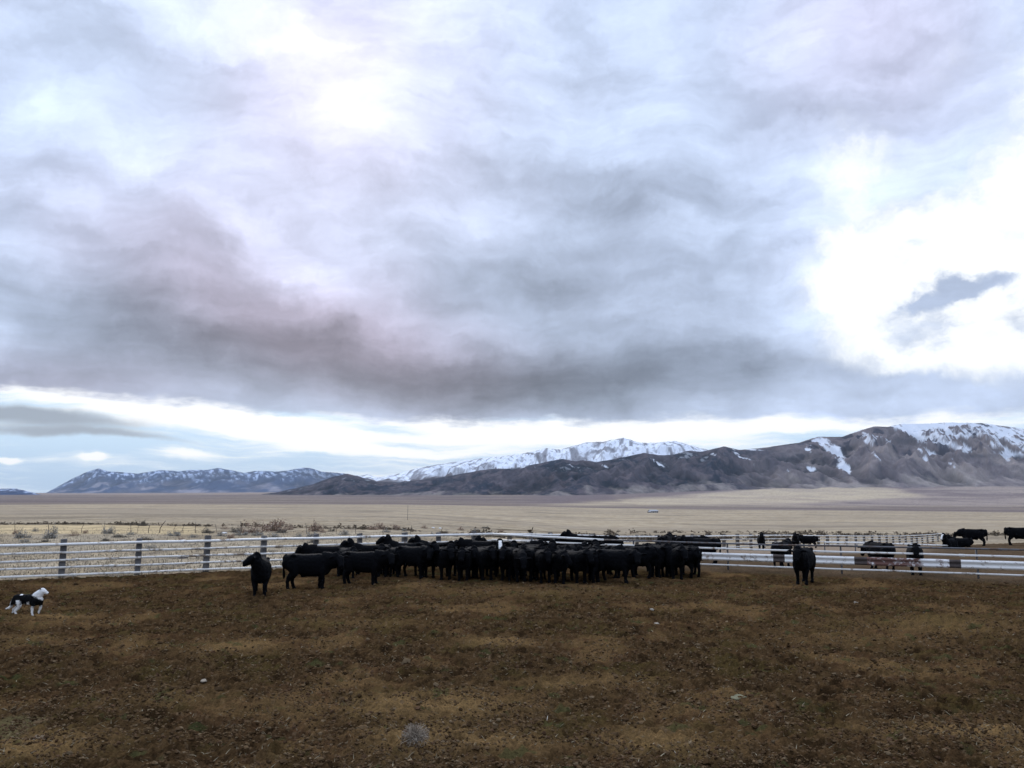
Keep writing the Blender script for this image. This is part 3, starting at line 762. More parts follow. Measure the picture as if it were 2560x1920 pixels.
def blades(name, X, Y, Z, hgt, wid, lean, cols, mat, label, cat, rs):
    n = len(X)
    a = rs.rand(n) * 6.283; b = rs.rand(n) * 6.283
    wx, wy = np.cos(a) * wid, np.sin(a) * wid
    lx, ly = np.cos(b) * lean * hgt, np.sin(b) * lean * hgt
    hz = hgt * np.sqrt(np.clip(1 - lean**2, .02, 1))
    P = np.stack([np.stack([X - wx, Y - wy, Z], -1), np.stack([X + wx, Y + wy, Z], -1),
                  np.stack([X + lx * .45 + wx * .6, Y + ly * .45 + wy * .6, Z + hz * .6], -1), np.stack([X + lx, Y + ly, Z + hz], -1)], 1)
    Fc = np.arange(n * 4).reshape(n, 4)[:, [0, 1, 2, 3]]
    C = np.repeat(cols[:, None, :], 4, 1)
    ob = mesh_np(name, P.reshape(-1, 3), Fc, [mat], False, {'cover': C.reshape(-1, 3)})
    tag(ob, label, cat, kind='stuff')
    return ob

def build_grass():
    rs = np.random.RandomState(5)
    n = 150000
    py = rs.uniform(1322, 1470, n)
    Y = 6000 / (py - 1240) * rs.uniform(.95, 1.05, n)
    px = rs.uniform(-250, 2900, n)
    X = (px - 1280) / F * CP * Y
    den = fbm(X / .9, Y / 1.1, 3, 150, .6)
    k = (pen_sd(X, Y) < .15 + .3 * rs.randn(n)) & (Y > 22) & (Y < 78) & (den > rs.uniform(-.5, .35, n))
    X, Y = X[k], Y[k]; n = len(X)
    pal = np.array([[.33, .275, .19], [.38, .325, .235], [.28, .235, .17], [.22, .19, .15], [.15, .125, .095]])
    C = pal[rs.choice(5, n, p=[.3, .27, .2, .15, .08])] * rs.uniform(.8, 1.15, (n, 1))
    blades('dry_grass', X, Y, tz(X, Y) - .02, rs.uniform(.08, .24, n), rs.uniform(.012, .035, n), rs.uniform(.1, .8, n), C, cover_mat('dry_grass_blades'),
           'pale dry grass growing outside the pens', 'grass', rs)
    # bits of straw trodden into the dirt
    n = 9000
    py = rs.uniform(1450, 2000, n); Y = 6000 / (py - 1240); px = rs.uniform(-150, 2710, n)
    X = (px - 1280) / F * CP * Y
    k = fbm(X / .7, Y / .8, 3, 155) > rs.uniform(-.4, .5, n)
    X, Y = X[k], Y[k]; n = len(X)
    C = np.array([[.30, .25, .165]]) * rs.uniform(.5, 1.25, (n, 1))
    blades('straw_litter', X, Y, ground_z(X, Y) + .012, rs.uniform(.03, .10, n), rs.uniform(.002, .005, n) * (.6 + Y / 20), rs.uniform(.85, .985, n), C, cover_mat('straw'),
           'thin bits of pale straw trodden into the pen floor', 'straw', rs)
build_grass()
# ------------------------------------------------------------------ fences
def ring_tube(path, rad, n=8, cap=True, flat=None, sq=1.0):
    """closed tube through the points; rad: one radius or a list of (side, up) pairs"""
    path = np.array([tuple(p) for p in path], float)
    k = len(path)
    if np.isscalar(rad):
        rad = [(rad, rad)] * k
    rad = np.array([r if hasattr(r, '__len__') else (r, r) for r in rad], float)
    tan = np.gradient(path, axis=0); tan /= np.linalg.norm(tan, axis=1)[:, None] + 1e-9
    ref = np.array([0, 1.0, 0]) if flat is None else np.array(flat, float)
    V = []
    for i in range(k):
        t = tan[i]
        r = ref if abs(t @ ref) < .93 else np.array([1.0, 0, 0])
        s = r - t * (r @ t); s /= np.linalg.norm(s)
        u = np.cross(t, s)
        for j in range(n):
            a = 2 * math.pi * j / n
            ca, sa = math.cos(a), math.sin(a)
            ca = math.copysign(abs(ca)**sq, ca); sa = math.copysign(abs(sa)**sq, sa)
            V.append(path[i] + s * rad[i, 0] * ca + u * rad[i, 1] * sa)
    Fq = []
    for i in range(k - 1):
        for j in range(n):
            Fq.append([i * n + j, i * n + (j + 1) % n, (i + 1) * n + (j + 1) % n, (i + 1) * n + j])
    V.append(path[0]); V.append(path[-1])
    a0, a1 = k * n, k * n + 1
    Ft = [[a0, (j + 1) % n, j] for j in range(n)] + [[a1, (k - 1) * n + j, (k - 1) * n + (j + 1) % n] for j in range(n)]
    return np.array(V), np.array(Fq), np.array(Ft)

class MB:
    """collects tubes and boxes into one mesh"""
    def __init__(self):
        self.v, self.q, self.t, self.n = [], [], [], 0
    def add(self, V, Q, T=None):
        self.v.append(np.asarray(V, float))
        if Q is not None and len(Q): self.q.append(np.asarray(Q) + self.n)
        if T is not None and len(T): self.t.append(np.asarray(T) + self.n)
        self.n += len(V)
        return self
    def tube(self, path, rad, n=8, flat=None, sq=1.0):
        return self.add(*ring_tube(path, rad, n, flat=flat, sq=sq))
    def box(self, c, s, rz=0.0, jit=0.0, rs=None):
        B = np.array([[x, y, z] for x in (-.5, .5) for y in (-.5, .5) for z in (-.5, .5)]) * np.array(s)
        if jit: B = B + rs.uniform(-jit, jit, B.shape)
        R = np.array([[math.cos(rz), -math.sin(rz), 0], [math.sin(rz), math.cos(rz), 0], [0, 0, 1]])
        return self.add(B @ R.T + np.array(tuple(c)), np.array([[0, 1, 3, 2], [4, 6, 7, 5], [0, 4, 5, 1], [2, 3, 7, 6], [0, 2, 6, 4], [1, 5, 7, 3]]))
    def data(self, name, mats, smooth=True, attrs=None):
        fs = []
        if self.q: fs.append(np.concatenate(self.q))
        if self.t: fs.append(np.concatenate(self.t))
        return mesh_np(name, np.concatenate(self.v), fs, mats, smooth, attrs, link=False)
    def build(self, name, mats, parent=None, smooth=True, attrs=None):
        if not isinstance(mats, (list, tuple)): mats = [mats]
        o = bpy.data.objects.new(name, self.data(name, mats, smooth, attrs))
        COL.objects.link(o)
        if parent: o.parent = parent
        return o

def paint_mat(name, col, rust, amount, scale=5.0, rough=.45):
    m, gg, b = new_mat(name)
    co = gg.n('ShaderNodeTexCoord').outputs['Object']
    a = gg.noise(co, scale, 8.0, .65); a2 = gg.noise(co, scale * .22, 4.0, .6)
    w = gg.ss(gg.m('ADD', a, gg.m('MULTIPLY', gg.m('SUBTRACT', a2, .5), .8)), 1.0 - amount - .10, 1.0 - amount + .10)
    dirty = gg.mix(gg.noise(co, 2.2, 5.0, .6), tuple(c * .86 for c in col), col)
    gg.set(b.inputs['Base Color'], gg.mix(w, dirty, rust))
    gg.set(b.inputs['Roughness'], gg.ss(w, 0, 1, rough, .85))
    b.inputs['Specular IOR Level'].default_value = .35
    return m

M_PIPE = paint_mat('white_pipe_paint', (.80, .775, .73), (.24, .18, .13), .36)
M_PIPE2 = paint_mat('worn_pipe_paint', (.72, .695, .65), (.21, .165, .125), .42)
M_STEEL = paint_mat('dark_bare_pipe', (.10, .10, .105), (.09, .06, .045), .45)
M_BEAM = paint_mat('white_beam_paint', (.84, .82, .78), (.26, .20, .16), .37, 7.0)
M_RUST = paint_mat('rusty_beam_paint', (.86, .84, .82), (.15, .075, .06), .52, 5.0, .6)
M_DKRUST = simple_mat('bare_rusty_steel', (.075, .06, .055), .8, .2, .4, 8.0)

def wood_mat(name, col):
    m, gg, b = new_mat(name)
    co = gg.n('ShaderNodeTexCoord').outputs['Object']
    nz = gg.noise(gg.mapping(co, scale=(14, 14, 1.6)), 3.0, 8.0, .65)
    bl = gg.noise(co, 3.0, 3.0, .5)
    c = gg.mix(nz, tuple(x * .35 for x in col), tuple(x * 1.5 for x in col))
    c = gg.mix(gg.ss(bl, .35, .7), c, tuple(x * .45 for x in col))
    gg.set(b.inputs['Base Color'], c)
    b.inputs['Roughness'].default_value = .9
    b.inputs['Specular IOR Level'].default_value = .1
    bp = gg.n('ShaderNodeBump', {'Height': nz, 'Strength': .7, 'Distance': .012})
    gg.set(b.inputs['Normal'], bp.outputs[0])
    return m
M_TIE = wood_mat('weathered_tie_wood', (.155, .145, .14))
M_TIE2 = wood_mat('weathered_post_wood', (.17, .145, .12))

def line_pts(a, b, n):
    return [a.lerp(b, i / (n - 1)) for i in range(n)]

def on_line(A, B, px):
    """point of the ground line A-B seen in column px"""
    lo, hi = -3.0, 4.0
    def col(t):
        x = A.x + (B.x - A.x) * t; y = A.y + (B.y - A.y) * t
        return 1280 + F * x / (y * CP + (0 - H) * SP)
    lo = -0.9 if A.y + (B.y - A.y) * -0.9 > 1 else 0
    for _ in range(50):
        md = (lo + hi) / 2
        if col(md) < px: lo = md
        else: hi = md
    x = A.x + (B.x - A.x) * lo; y = A.y + (B.y - A.y) * lo
    return Vector((x, y, float(tz(x, y))))

def shift(p, d, z=0.0):
    return Vector((p.x + d.x, p.y + d.y, p.z + z))

def wood_post(p, hgt, w, rz, mat, parent, rs, name='post'):
    """an old sawn tie: slightly out of square, worn top, a little off plumb"""
    bm = bmesh.new()
    bmesh.ops.create_cube(bm, size=1.0)
    bmesh.ops.subdivide_edges(bm, edges=[e for e in bm.edges if abs(e.verts[0].co.z - e.verts[1].co.z) > .5], cuts=4)
    lx, ly = rs.uniform(-.02, .02), rs.uniform(-.02, .02)
    for v in bm.verts:
        z = (v.co.z + .5)
        k = 1 + rs.uniform(-.05, .05)
        x, y = v.co.x * w * k, v.co.y * w * k * 1.1
        zz = -.35 + z * (hgt + .35) + (rs.uniform(-.03, .02) if z > .9 else 0)
        x += lx * zz; y += ly * zz
        v.co = Vector((x * math.cos(rz) - y * math.sin(rz), x * math.sin(rz) + y * math.cos(rz), zz))
    bmesh.ops.bevel(bm, geom=list(bm.edges), offset=.008, segments=1, affect='EDGES')
    me = bpy.data.meshes.new(name); bm.to_mesh(me); bm.free()
    me.materials.append(mat)
    o = bpy.data.objects.new(name, me); COL.objects.link(o)
    o.location = p - parent.location
    o.parent = parent
    return o

def rail_part(pts, zs, r, mat, parent, rs, name='rail', joints=0, wob=.012):
    """one pipe following the ground points at the given heights, with couplings"""
    path = []
    for i, p in enumerate(pts):
        h = zs[i] if hasattr(zs, '__len__') else zs
        path.append(Vector((p.x, p.y, p.z + h + rs.uniform(-wob, wob))) - parent.location)
    mb = MB().tube(path, r, 8)
    if joints:
        for i in range(joints, len(path) - 1, joints):
            d = (path[i + 1] - path[i - 1]).normalized()
            mb.tube([path[i] - d * .10, path[i] - d * .09, path[i] + d * .09, path[i] + d * .10], [r * 1.02, r * 1.28, r * 1.28, r * 1.02], 8)
    return mb.build(name, mat, parent)

def build_fences():
    rs = np.random.RandomState(11)
    dl = (CORNER - LEFT_A); dl.z = 0; dl.normalize()
    nl = Vector((dl.y, -dl.x, 0))                 # towards the viewer
    rzl = math.atan2(dl.y, dl.x)
    # --- left side: five white pipes on old ties
    root = empty('pipe_fence', LEFT_A)
    tag(root, 'left fence of five white pipe rails on grey wooden tie posts', 'fence')
    for px in (-330, -120, 152, 343, 515, 657, 789, 900, 1013, 1098, 1188):
        p = on_line(LEFT_A, CORNER, px)
        wood_post(shift(p, nl * -.14, .0), 1.40 + rs.uniform(-.03, .05), .19 + rs.uniform(-.015, .03), rzl, M_TIE, root, rs)
    L0 = LEFT_A - dl * 16.0
    base = line_pts(L0, CORNER, 30)
    base = [Vector((p.x, p.y, 0)) for p in base]
    for z, r, off in ((.14, .044, 2), (.41, .041, 3), (.68, .043, 4), (.95, .043, 3), (1.25, .053, 5)):
        rail_part(base, z, r, M_PIPE if z > 1 else M_PIPE2, root, rs, joints=off + 1)
    # --- back side, running away behind the herd
    root = empty('pipe_fence', CORNER)
    tag(root, 'back fence of white pipe rails running away behind the herd to the far pens', 'fence')
    seg = [(CORNER, FAR_B), (FAR_B, FAR_C), (FAR_C, FAR_D)]
    def foot(px):
        A, B = seg[0] if px < 1880 else (seg[1] if px < 2005 else seg[2])
        return on_line(A, B, px)
    for px in (1275, 1330, 1378, 1429, 1486, 1544, 1595, 1646, 1689, 1734, 1771, 1812, 1846, 1879, 1911, 1940, 1970, 2000,
               2024, 2047, 2069, 2095, 2117, 2140, 2160, 2180, 2198, 2216, 2232, 2248, 2263, 2278, 2291, 2304, 2317, 2330, 2343, 2356):
        p = foot(px)
        wood_post(shift(p, Vector((-.05, .14, 0))), 1.27 + rs.uniform(-.04, .07), .19 + rs.uniform(-.02, .03), rs.uniform(-.2, .8), M_TIE2, root, rs)
    pts = [CORNER] + [foot(px) for px in (1300, 1378, 1460, 1544, 1646, 1734, 1812, 1879)] + [foot(px) for px in (1911, 1940, 1970, 2004, 2047, 2095, 2140, 2180, 2216, 2248, 2278, 2304, 2330, 2358)]
    for z, r in ((1.16, .050), (.86, .042), (.56, .042), (.26, .042)):
        zs = [z + (.09 if i == 0 else (.05 if i == 1 else 0)) for i in range(len(pts))]
        rail_part(pts, zs, r, M_PIPE if z > 1 else M_PIPE2, root, rs, joints=2)
    # --- right side: pipes and a painted crash barrier beam on thin steel posts
    root = empty('pipe_fence', CORNER)
    tag(root, 'right fence of white pipes and a broad white barrier beam on thin posts', 'fence')
    E = gpos(2447, 29.7)
    def rp(px):
        p = on_line(CORNER, E, px); p.z = 0.0
        return p
    nr = Vector((-_dirr.y, _dirr.x, 0))
    if nr.y > 0: nr = -nr
    for px in (1328, 1383, 1584, 1820, 2105, 2447, 2860):
        p = shift(rp(px), nr * -.07)
        mb = MB().tube([Vector((0, 0, -.4)), Vector((0, 0, .5)), Vector((rs.uniform(-.01, .01), 0, 1.10))], .038, 8)
        o = mb.build('post', M_STEEL, root); o.location = p - root.location
    hA = lambda px: float(np.interp(px, [1230, 1330, 1500, 1820, 2447, 3000], [1.25, 1.19, 1.11, 1.06, 1.09, 1.1]))
    hB = lambda px: float(np.interp(px, [1230, 1500, 1820, 2447, 3000], [.98, .90, .86, .85, .85]))
    def rail_px(p0, p1, hf, r, mat, joints):
        pxs = np.linspace(p0, p1, max(6, int((p1 - p0) / 90)))
        pts = [rp(q) for q in pxs]
        return rail_part(pts, [hf(q) for q in pxs], r, mat, root, rs, joints=joints, wob=.008)
    rail_px(1230, 1510, hA, .046, M_PIPE, 0)
    rail_px(1512, 2900, hA, .034, M_STEEL, 5)
    rail_px(1230, 2900, hB, .038, M_PIPE, 4)
    rail_px(1230, 2900, lambda q: .20, .035, M_PIPE, 5)
    # W shaped barrier beam
    prof = [(0, -.155), (.022, -.150), (.075, -.118), (.080, -.072), (.030, -.030), (.018, 0), (.030, .030), (.080, .072), (.075, .118), (.022, .150), (0, .155)]
    for (p0, p1, mat, nm) in ((1236, 1402, M_BEAM, 0), (1404, 1580, M_BEAM, 0), (1582, 1755, M_BEAM, 0), (1757, 1935, M_BEAM, 0), (1935, 1964, M_DKRUST, 1), (1964, 2138, M_BEAM, 0), (2138, 2170, M_DKRUST, 1), (2170, 2376, M_RUST, 0),
                              (2376, 2405, M_DKRUST, 1), (2405, 2620, M_BEAM, 0), (2622, 2880, M_BEAM, 0)):
        A, B = rp(p0), rp(p1)
        d = (B - A).normalized()
        nseg = 10
        V, Q = [], []
        np_ = len(prof)
        for i in range(nseg + 1):
            c = A.lerp(B, i / nseg)
            for (o, z) in prof + [(q[0] - .006, q[1]) for q in reversed(prof)]:
                off = nr * (o + .035) if not nm else nr * (o + .028)
                V.append((c.x + off.x - root.location.x, c.y + off.y - root.location.y, .535 + z * (1 if not nm else .97) + rs.uniform(-.004, .004) - root.location.z))
        m_ = 2 * np_
        for i in range(nseg):
            for j in range(m_):
                Q.append([i * m_ + j, i * m_ + (j + 1) % m_, (i + 1) * m_ + (j + 1) % m_, (i + 1) * m_ + j])
        mb = MB().add(np.array(V), np.array(Q))
        o = mb.build('barrier_beam' if not nm else 'splice_plate', mat, root)
        if mat is M_RUST: o['label'] = 'rusty reddish barrier beam with flaking white paint'
    # --- one low white pipe across the far pen
    A, B = gpos(2062, 55.0), gpos(2368, 58.5)
    root = empty('pipe_fence', A)
    tag(root, 'low single white pipe rail across the far pen, left of the lying cows', 'fence')
    pts, zs = [], []
    for i in range(9):
        px = 2062 + (2368 - 2062) * i / 8
        q = on_line(A, B, px); w = at(px, 1355.5 + 8 * i / 8, q.y)
        pts.append(Vector((q.x, q.y, 0))); zs.append(w.z)
        if i % 2 == 0:
            o = MB().tube([Vector((0, 0, -.3)), Vector((0, 0, max(.2, w.z - q.z)))], .04, 8).build('post', M_STEEL, root)
            o.location = q + Vector((0, .08, 0)) - root.location
    rail_part(pts, zs, .055, M_PIPE, root, rs)
build_fences()

# ------------------------------------------------------------------ leaning wire fence in the grass on the left
def build_wire_fence():
    rs = np.random.RandomState(23)
    A, B = gpos(-300, 64.0), gpos(1260, 70.0)
    root = empty('wire_fence', A)
    tag(root, 'old wire fence on thin crooked stakes beside the yellow stubble', 'fence')
    mw = simple_mat('grey_stake_wood', (.10, .085, .07), .9, .1, .4, 10)
    mwire = simple_mat('rusty_wire', (.13, .10, .08), .8, .3, .2, 10)
    tops = []
    for px in (-260, -150, -60, 37, 120, 205, 262, 326, 345, 371, 399, 436, 460, 489, 510, 540, 602, 655, 700, 766, 840, 890, 960, 1030, 1100, 1180):
        p = on_line(A, B, px)
        L = rs.uniform(.75, 1.05); lean = rs.uniform(-.1, .45) if rs.rand() < .6 else rs.uniform(-.1, .1)
        bow = rs.uniform(-.05, .12)
        path = [Vector((0, 0, -.2)), Vector((lean * L * .3 - bow, 0, L * .4)), Vector((lean * L * .75, 0, L * .8)), Vector((lean * L * 1.1 + bow * .5, 0, L))]
        r = .035 if px in (399, 602) else rs.uniform(.014, .024)
        o = MB().tube(path, [r, r, r * .9, r * .7], 6).build('stake', mw, root)
        o.location = p - root.location
        tops.append((p, lean, L))
    for z in (.28, .52, .78):
        pts = []
        for i, (p, lean, L) in enumerate(tops):
            pts.append(Vector((p.x + lean * z, p.y - .02, p.z + z * min(1, L))) - root.location)
            if i + 1 < len(tops):
                q = tops[i + 1][0]
                pts.append(Vector(((p.x + q.x) / 2, (p.y + q.y) / 2 - .02, (p.z + q.z) / 2 + z - rs.uniform(.02, .10))) - root.location)
        MB().tube(pts, .008, 4).build('wire', mwire, root)
build_wire_fence()
# ------------------------------------------------------------------ cattle and dog: one continuous skin each
def skin_mesh(name, tubes, voxel, mats, paint=None, smooth_it=6, fuzz=.009):
    """tubes: list of (path, radii, flat); fused by a voxel remesh into one closed surface"""
    mb = MB()
    for (path, rad, flat, *sq) in tubes:
        # resample each limb with a smooth curve
        P = np.array([tuple(p) for p in path], float)
        R = np.array([r if hasattr(r, '__len__') else (r, r) for r in rad], float)
        k = len(P)
        if k > 2:
            t = np.arange(k); tt = np.linspace(0, k - 1, (k - 1) * 4 + 1)
            def cr(A):
                i = np.clip(np.floor(tt).astype(int), 0, k - 2); f = (tt - i)[:, None]
                p0, p1, p2, p3 = A[np.maximum(i - 1, 0)], A[i], A[i + 1], A[np.minimum(i + 2, k - 1)]
                return .5 * (2 * p1 + (p2 - p0) * f + (2 * p0 - 5 * p1 + 4 * p2 - p3) * f**2 + (3 * p1 - p0 - 3 * p2 + p3) * f**3)
            P = cr(P); R = np.maximum(cr(R), .004)
        mb.tube([Vector(p) for p in P], R, 16, flat, sq[0] if sq else 1.0)
        # rounded ends
    me = mb.data(name + '_raw', [])
    ob = bpy.data.objects.new(name + '_raw', me); COL.objects.link(ob)
    md = ob.modifiers.new('r', 'REMESH'); md.mode = 'VOXEL'; md.voxel_size = voxel; md.use_smooth_shade = True
    ms = ob.modifiers.new('s', 'SMOOTH'); ms.iterations = smooth_it; ms.factor = .5
    dg = bpy.context.evaluated_depsgraph_get()
    out = bpy.data.meshes.new_from_object(ob.evaluated_get(dg))
    out.name = name
    bpy.data.objects.remove(ob); bpy.data.meshes.remove(me)
    n = len(out.vertices)
    co = np.empty(n * 3, np.float32); out.vertices.foreach_get('co', co); co = co.reshape(-1, 3)
    nrm = np.empty(n * 3, np.float32); out.vertices.foreach_get('normal', nrm); nrm = nrm.reshape(-1, 3)
    fz = pn(co[:, 0] * 16 + co[:, 1] * 9, co[:, 2] * 11 + co[:, 1] * 5, 160) + .8 * pn(co[:, 0] * 34 + co[:, 1] * 21, co[:, 2] * 25 - co[:, 1] * 13, 161)
    co = co + nrm * (fz * fuzz)[:, None].astype(np.float32)
    out.vertices.foreach_set('co', np.ascontiguousarray(co, np.float32).ravel())
    if paint is not None:
        w = paint(co, nrm).astype(np.float32)
        a = out.attributes.new('white', 'FLOAT', 'POINT'); a.data.foreach_set('value', w)
    out.polygons.foreach_set('use_smooth', np.ones(len(out.polygons), bool))
    out.materials.clear()
    for m in mats: out.materials.append(m)
    return out

def coat_mat(name, dark, light):
    m, gg, b = new_mat(name)
    co = gg.n('ShaderNodeTexCoord').outputs['Object']
    nz = gg.noise(gg.mapping(co, scale=(30, 30, 14)), 2.0, 6.0, .7)
    w = gg.n('ShaderNodeAttribute', attribute_name='white').outputs['Fac']
    d = gg.mix(nz, tuple(x * .55 for x in dark), tuple(x * 1.5 for x in dark))
    l = gg.mix(nz, tuple(x * .85 for x in light), light)
    gg.set(b.inputs['Base Color'], gg.mix(w, d, l))
    b.inputs['Roughness'].default_value = .75
    b.inputs['Specular IOR Level'].default_value = .05
    bp = gg.n('ShaderNodeBump', {'Height': nz, 'Strength': .6, 'Distance': .02})
    gg.set(b.inputs['Normal'], bp.outputs[0])
    return m
M_COAT = coat_mat('black_winter_coat', (.0030, .0032, .0042), (.80, .78, .74))
M_DOG = coat_mat('dog_coat', (.0055, .0055, .006), (.82, .80, .76))

POSES = {   # crown of the head, direction of the face, neck bend
    'up': ((.96, 0, 1.30), (.74, 0, -.67)),
    'alert': ((.92, 0, 1.36), (.86, 0, -.5)),
    'level': ((1.04, 0, 1.14), (.62, 0, -.78)),
    'low': ((1.08, 0, .90), (.38, 0, -.92)),
    'right': ((.90, -.17, 1.29), (.06, -.86, -.50)),
    'left': ((.96, .14, 1.32), (.30, .78, -.55)),
    'flank': ((1.00, -.20, 1.06), (.22, -.62, -.76)),
    'flank_left': ((1.00, .20, 1.06), (.22, .62, -.76)),
}

def cow_mesh(name, pose, stance=0, white=False, lying=False):
    rs = np.random.RandomState(hash_name(name))
    dz = -.50 if lying else 0.0
    T = []
    body = [(-.815, 1.00, .10, .09), (-.79, .985, .19, .17), (-.70, .945, .245, .215), (-.52, .895, .295, .265), (-.30, .85, .325, .290), (-.05, .81, .360, .310), (.20, .80, .375, .305), (.42, .82, .365, .260), (.58, .86, .315, .205), (.70, .88, .23, .16), (.77, .88, .11, .09)]
    T.append(([(x, 0, z + dz) for x, z, h, w in body], [(w, h) for x, z, h, w in body], None, .80))
    for s in (-1, 1):      # hip bones and pin bones
        T.append(([(-.40, s * .13, 1.11 + dz), (-.50, s * .185, 1.135 + dz), (-.58, s * .16, 1.11 + dz)], [(.06, .05), (.065, .06), (.05, .05)], None))
        T.append(([(-.66, s * .10, 1.08 + dz), (-.795, s * .105, 1.06 + dz)], [(.06, .06), (.05, .05)], None))
        T.append(([(.40, s * .10, 1.08 + dz), (.50, s * .17, .92 + dz), (.58, s * .17, .78 + dz)], [(.07, .09), (.085, .12), (.07, .10)], None))   # shoulder blade
    crown, fd = POSES[pose]
    crown = np.array(crown, float) + np.array([0, 0, dz * .75]); fd = np.array(fd, float); fd /= np.linalg.norm(fd)
    sh = np.array([.50, 0, .93 + dz])
    midp = (sh + crown) / 2 + np.array([.06, crown[1] * .15, -.01])
    back = crown - fd * .06
    T.append(([sh, midp, back + np.array([-.05, 0, -.03]), back], [(.22, .32), (.185, .25), (.150, .185), (.12, .14)], None))
    dew = midp + np.array([.10, 0, -.17])
    T.append(([(.66, 0, .78 + dz), dew, back + fd * .12 + np.array([0, 0, -.07])], [(.09, .14), (.06, .10), (.04, .05)], None))
    side = np.cross(fd, [0, 0, 1.0]); side /= np.linalg.norm(side)
    up = np.cross(side, fd)
    # head: broad poll, tapering face, square muzzle
    hp = [crown - fd * .05 + up * .03, crown + fd * .03 + up * .015, crown + fd * .12, crown + fd * .23 - up * .005, crown + fd * .32 - up * .01, crown + fd * .385 - up * .01, crown + fd * .41]
    hr = [(.085, .07), (.135, .115), (.128, .130), (.104, .108), (.096, .090), (.088, .078), (.045, .040)]
    T.append((hp, hr, side))
    jaw = [crown + fd * .10 - up * .08, crown + fd * .22 - up * .075, crown + fd * .33 - up * .055]
    T.append((jaw, [(.085, .08), (.075, .06), (.065, .045)], side))
    for s in (-1, 1):
        e0 = crown + side * s * .10 + fd * .03 + up * .01
        e1 = e0 + side * s * .13 + up * .005 - fd * .035
        e2 = e0 + side * s * .25 - up * .03 - fd * .02
        T.append(([e0, e1, e2], [(.028, .034), (.028, .056), (.012, .024)], fd))
    # legs
    if not lying:
        a, b = (rs.uniform(-.07, .07) for _ in range(2))
        c, d = (rs.uniform(-.09, .09) for _ in range(2))
        for s, o in ((-1, a), (1, b)):
            T.append(([(.46, s * .13, .88), (.44, s * .175, .66), (.43 + o * .4, s * .17, .50), (.44 + o * .8, s * .15, .36), (.43 + o, s * .145, .22), (.43 + o, s * .145, .10), (.455 + o, s * .145, .045), (.465 + o, s * .145, 0)],
                      [(.11, .19), (.11, .15), (.088, .10), (.068, .074), (.052, .056), (.052, .056), (.064, .070), (.068, .078)], None))
        for s, o in ((-1, c), (1, d)):
            T.append(([(-.50, s * .13, .95), (-.48, s * .17, .76), (-.45, s * .18, .60), (-.57 + o * .6, s * .16, .42), (-.60 + o * .8, s * .15, .30), (-.575 + o, s * .15, .12), (-.545 + o, s * .15, .045), (-.535 + o, s * .15, 0)],
                      [(.16, .23), (.15, .22), (.12, .16), (.070, .088), (.055, .062), (.052, .056), (.064, .070), (.068, .078)], None))
    else:
        for s in (-1, 1):
            T.append(([(.45, s * .16, .40), (.52, s * .24, .16), (.42, s * .27, .07), (.20, s * .25, .06)], [(.12, .13), (.08, .09), (.055, .055), (.05, .04)], None))
            T.append(([(-.48, s * .15, .45), (-.30, s * .27, .22), (-.42, s * .30, .09), (-.22, s * .33, .06)], [(.17, .20), (.12, .14), (.065, .065), (.05, .04)], None))
    T.append(([(-.72, 0, 1.14 + dz), (-.815, 0, 1.09 + dz), (-.835, .01, .90 + dz * .8), (-.815, .02, .70 + dz * .6), (-.80, .02, .52 + dz * .45), (-.795, .02, .38 + dz * .3)], [.05, .04, .030, .030, .050, .022], None))
    if not lying:   # brisket and sheath / flank folds
        T.append(([(.66, 0, .80), (.60, 0, .60), (.46, 0, .50)], [(.10, .10), (.09, .10), (.07, .06)], None))
        T.append(([(-.05, 0, .50), (-.18, 0, .44), (-.26, 0, .47)], [(.03, .05), (.028, .04), (.02, .03)], None))
    def paint(co, nrm):
        if not white:
            return np.zeros(len(co))
        t = np.clip((co - crown) @ fd, 0, .5)
        q = co - crown - np.outer(t, fd)
        r = np.linalg.norm(q, axis=1); front = q @ up; lat = np.abs(q @ side)
        n = .02 * np.sin(co[:, 0] * 60) * np.sin(co[:, 2] * 47)
        return ((r < .16) & (front > .005) & (lat + n < .068) & ((co - crown) @ fd > -.04)) * 1.0
    me = skin_mesh(name, T, .019, [M_COAT], paint)
    return me

def hash_name(s):
    v = 7
    for ch in s: v = (v * 31 + ord(ch)) % 100003
    return v

_COWS = {}
def cow(px, y, head, pose, label, group, scale=1.0, white=False, lying=False, dist=None, roll=0, cat='cow', name='calf'):
    key = (pose, white, lying, roll)
    if key not in _COWS:
        _COWS[key] = cow_mesh('%s_%s%d%d%d' % (name, pose, white, lying, roll), pose, roll, white, lying)
    p = gpos(px, dist) if dist else gfoot(px, y)
    o = bpy.data.objects.new(name, _COWS[key])
    COL.objects.link(o)
    o.location = (p.x, p.y, float(ground_z(p.x, p.y)) - .02)
    o.rotation_euler = (0, 0, math.radians(head) - math.atan2(p.x, p.y))      # heading is relative to the line of sight
    rs = random.Random(int(px * 7 + (y or dist) * 3))
    scale *= .97
    o.scale = (scale * rs.uniform(.97, 1.03), scale * rs.uniform(.95, 1.06), scale * rs.uniform(.98, 1.02))
    return tag(o, label, cat, group)

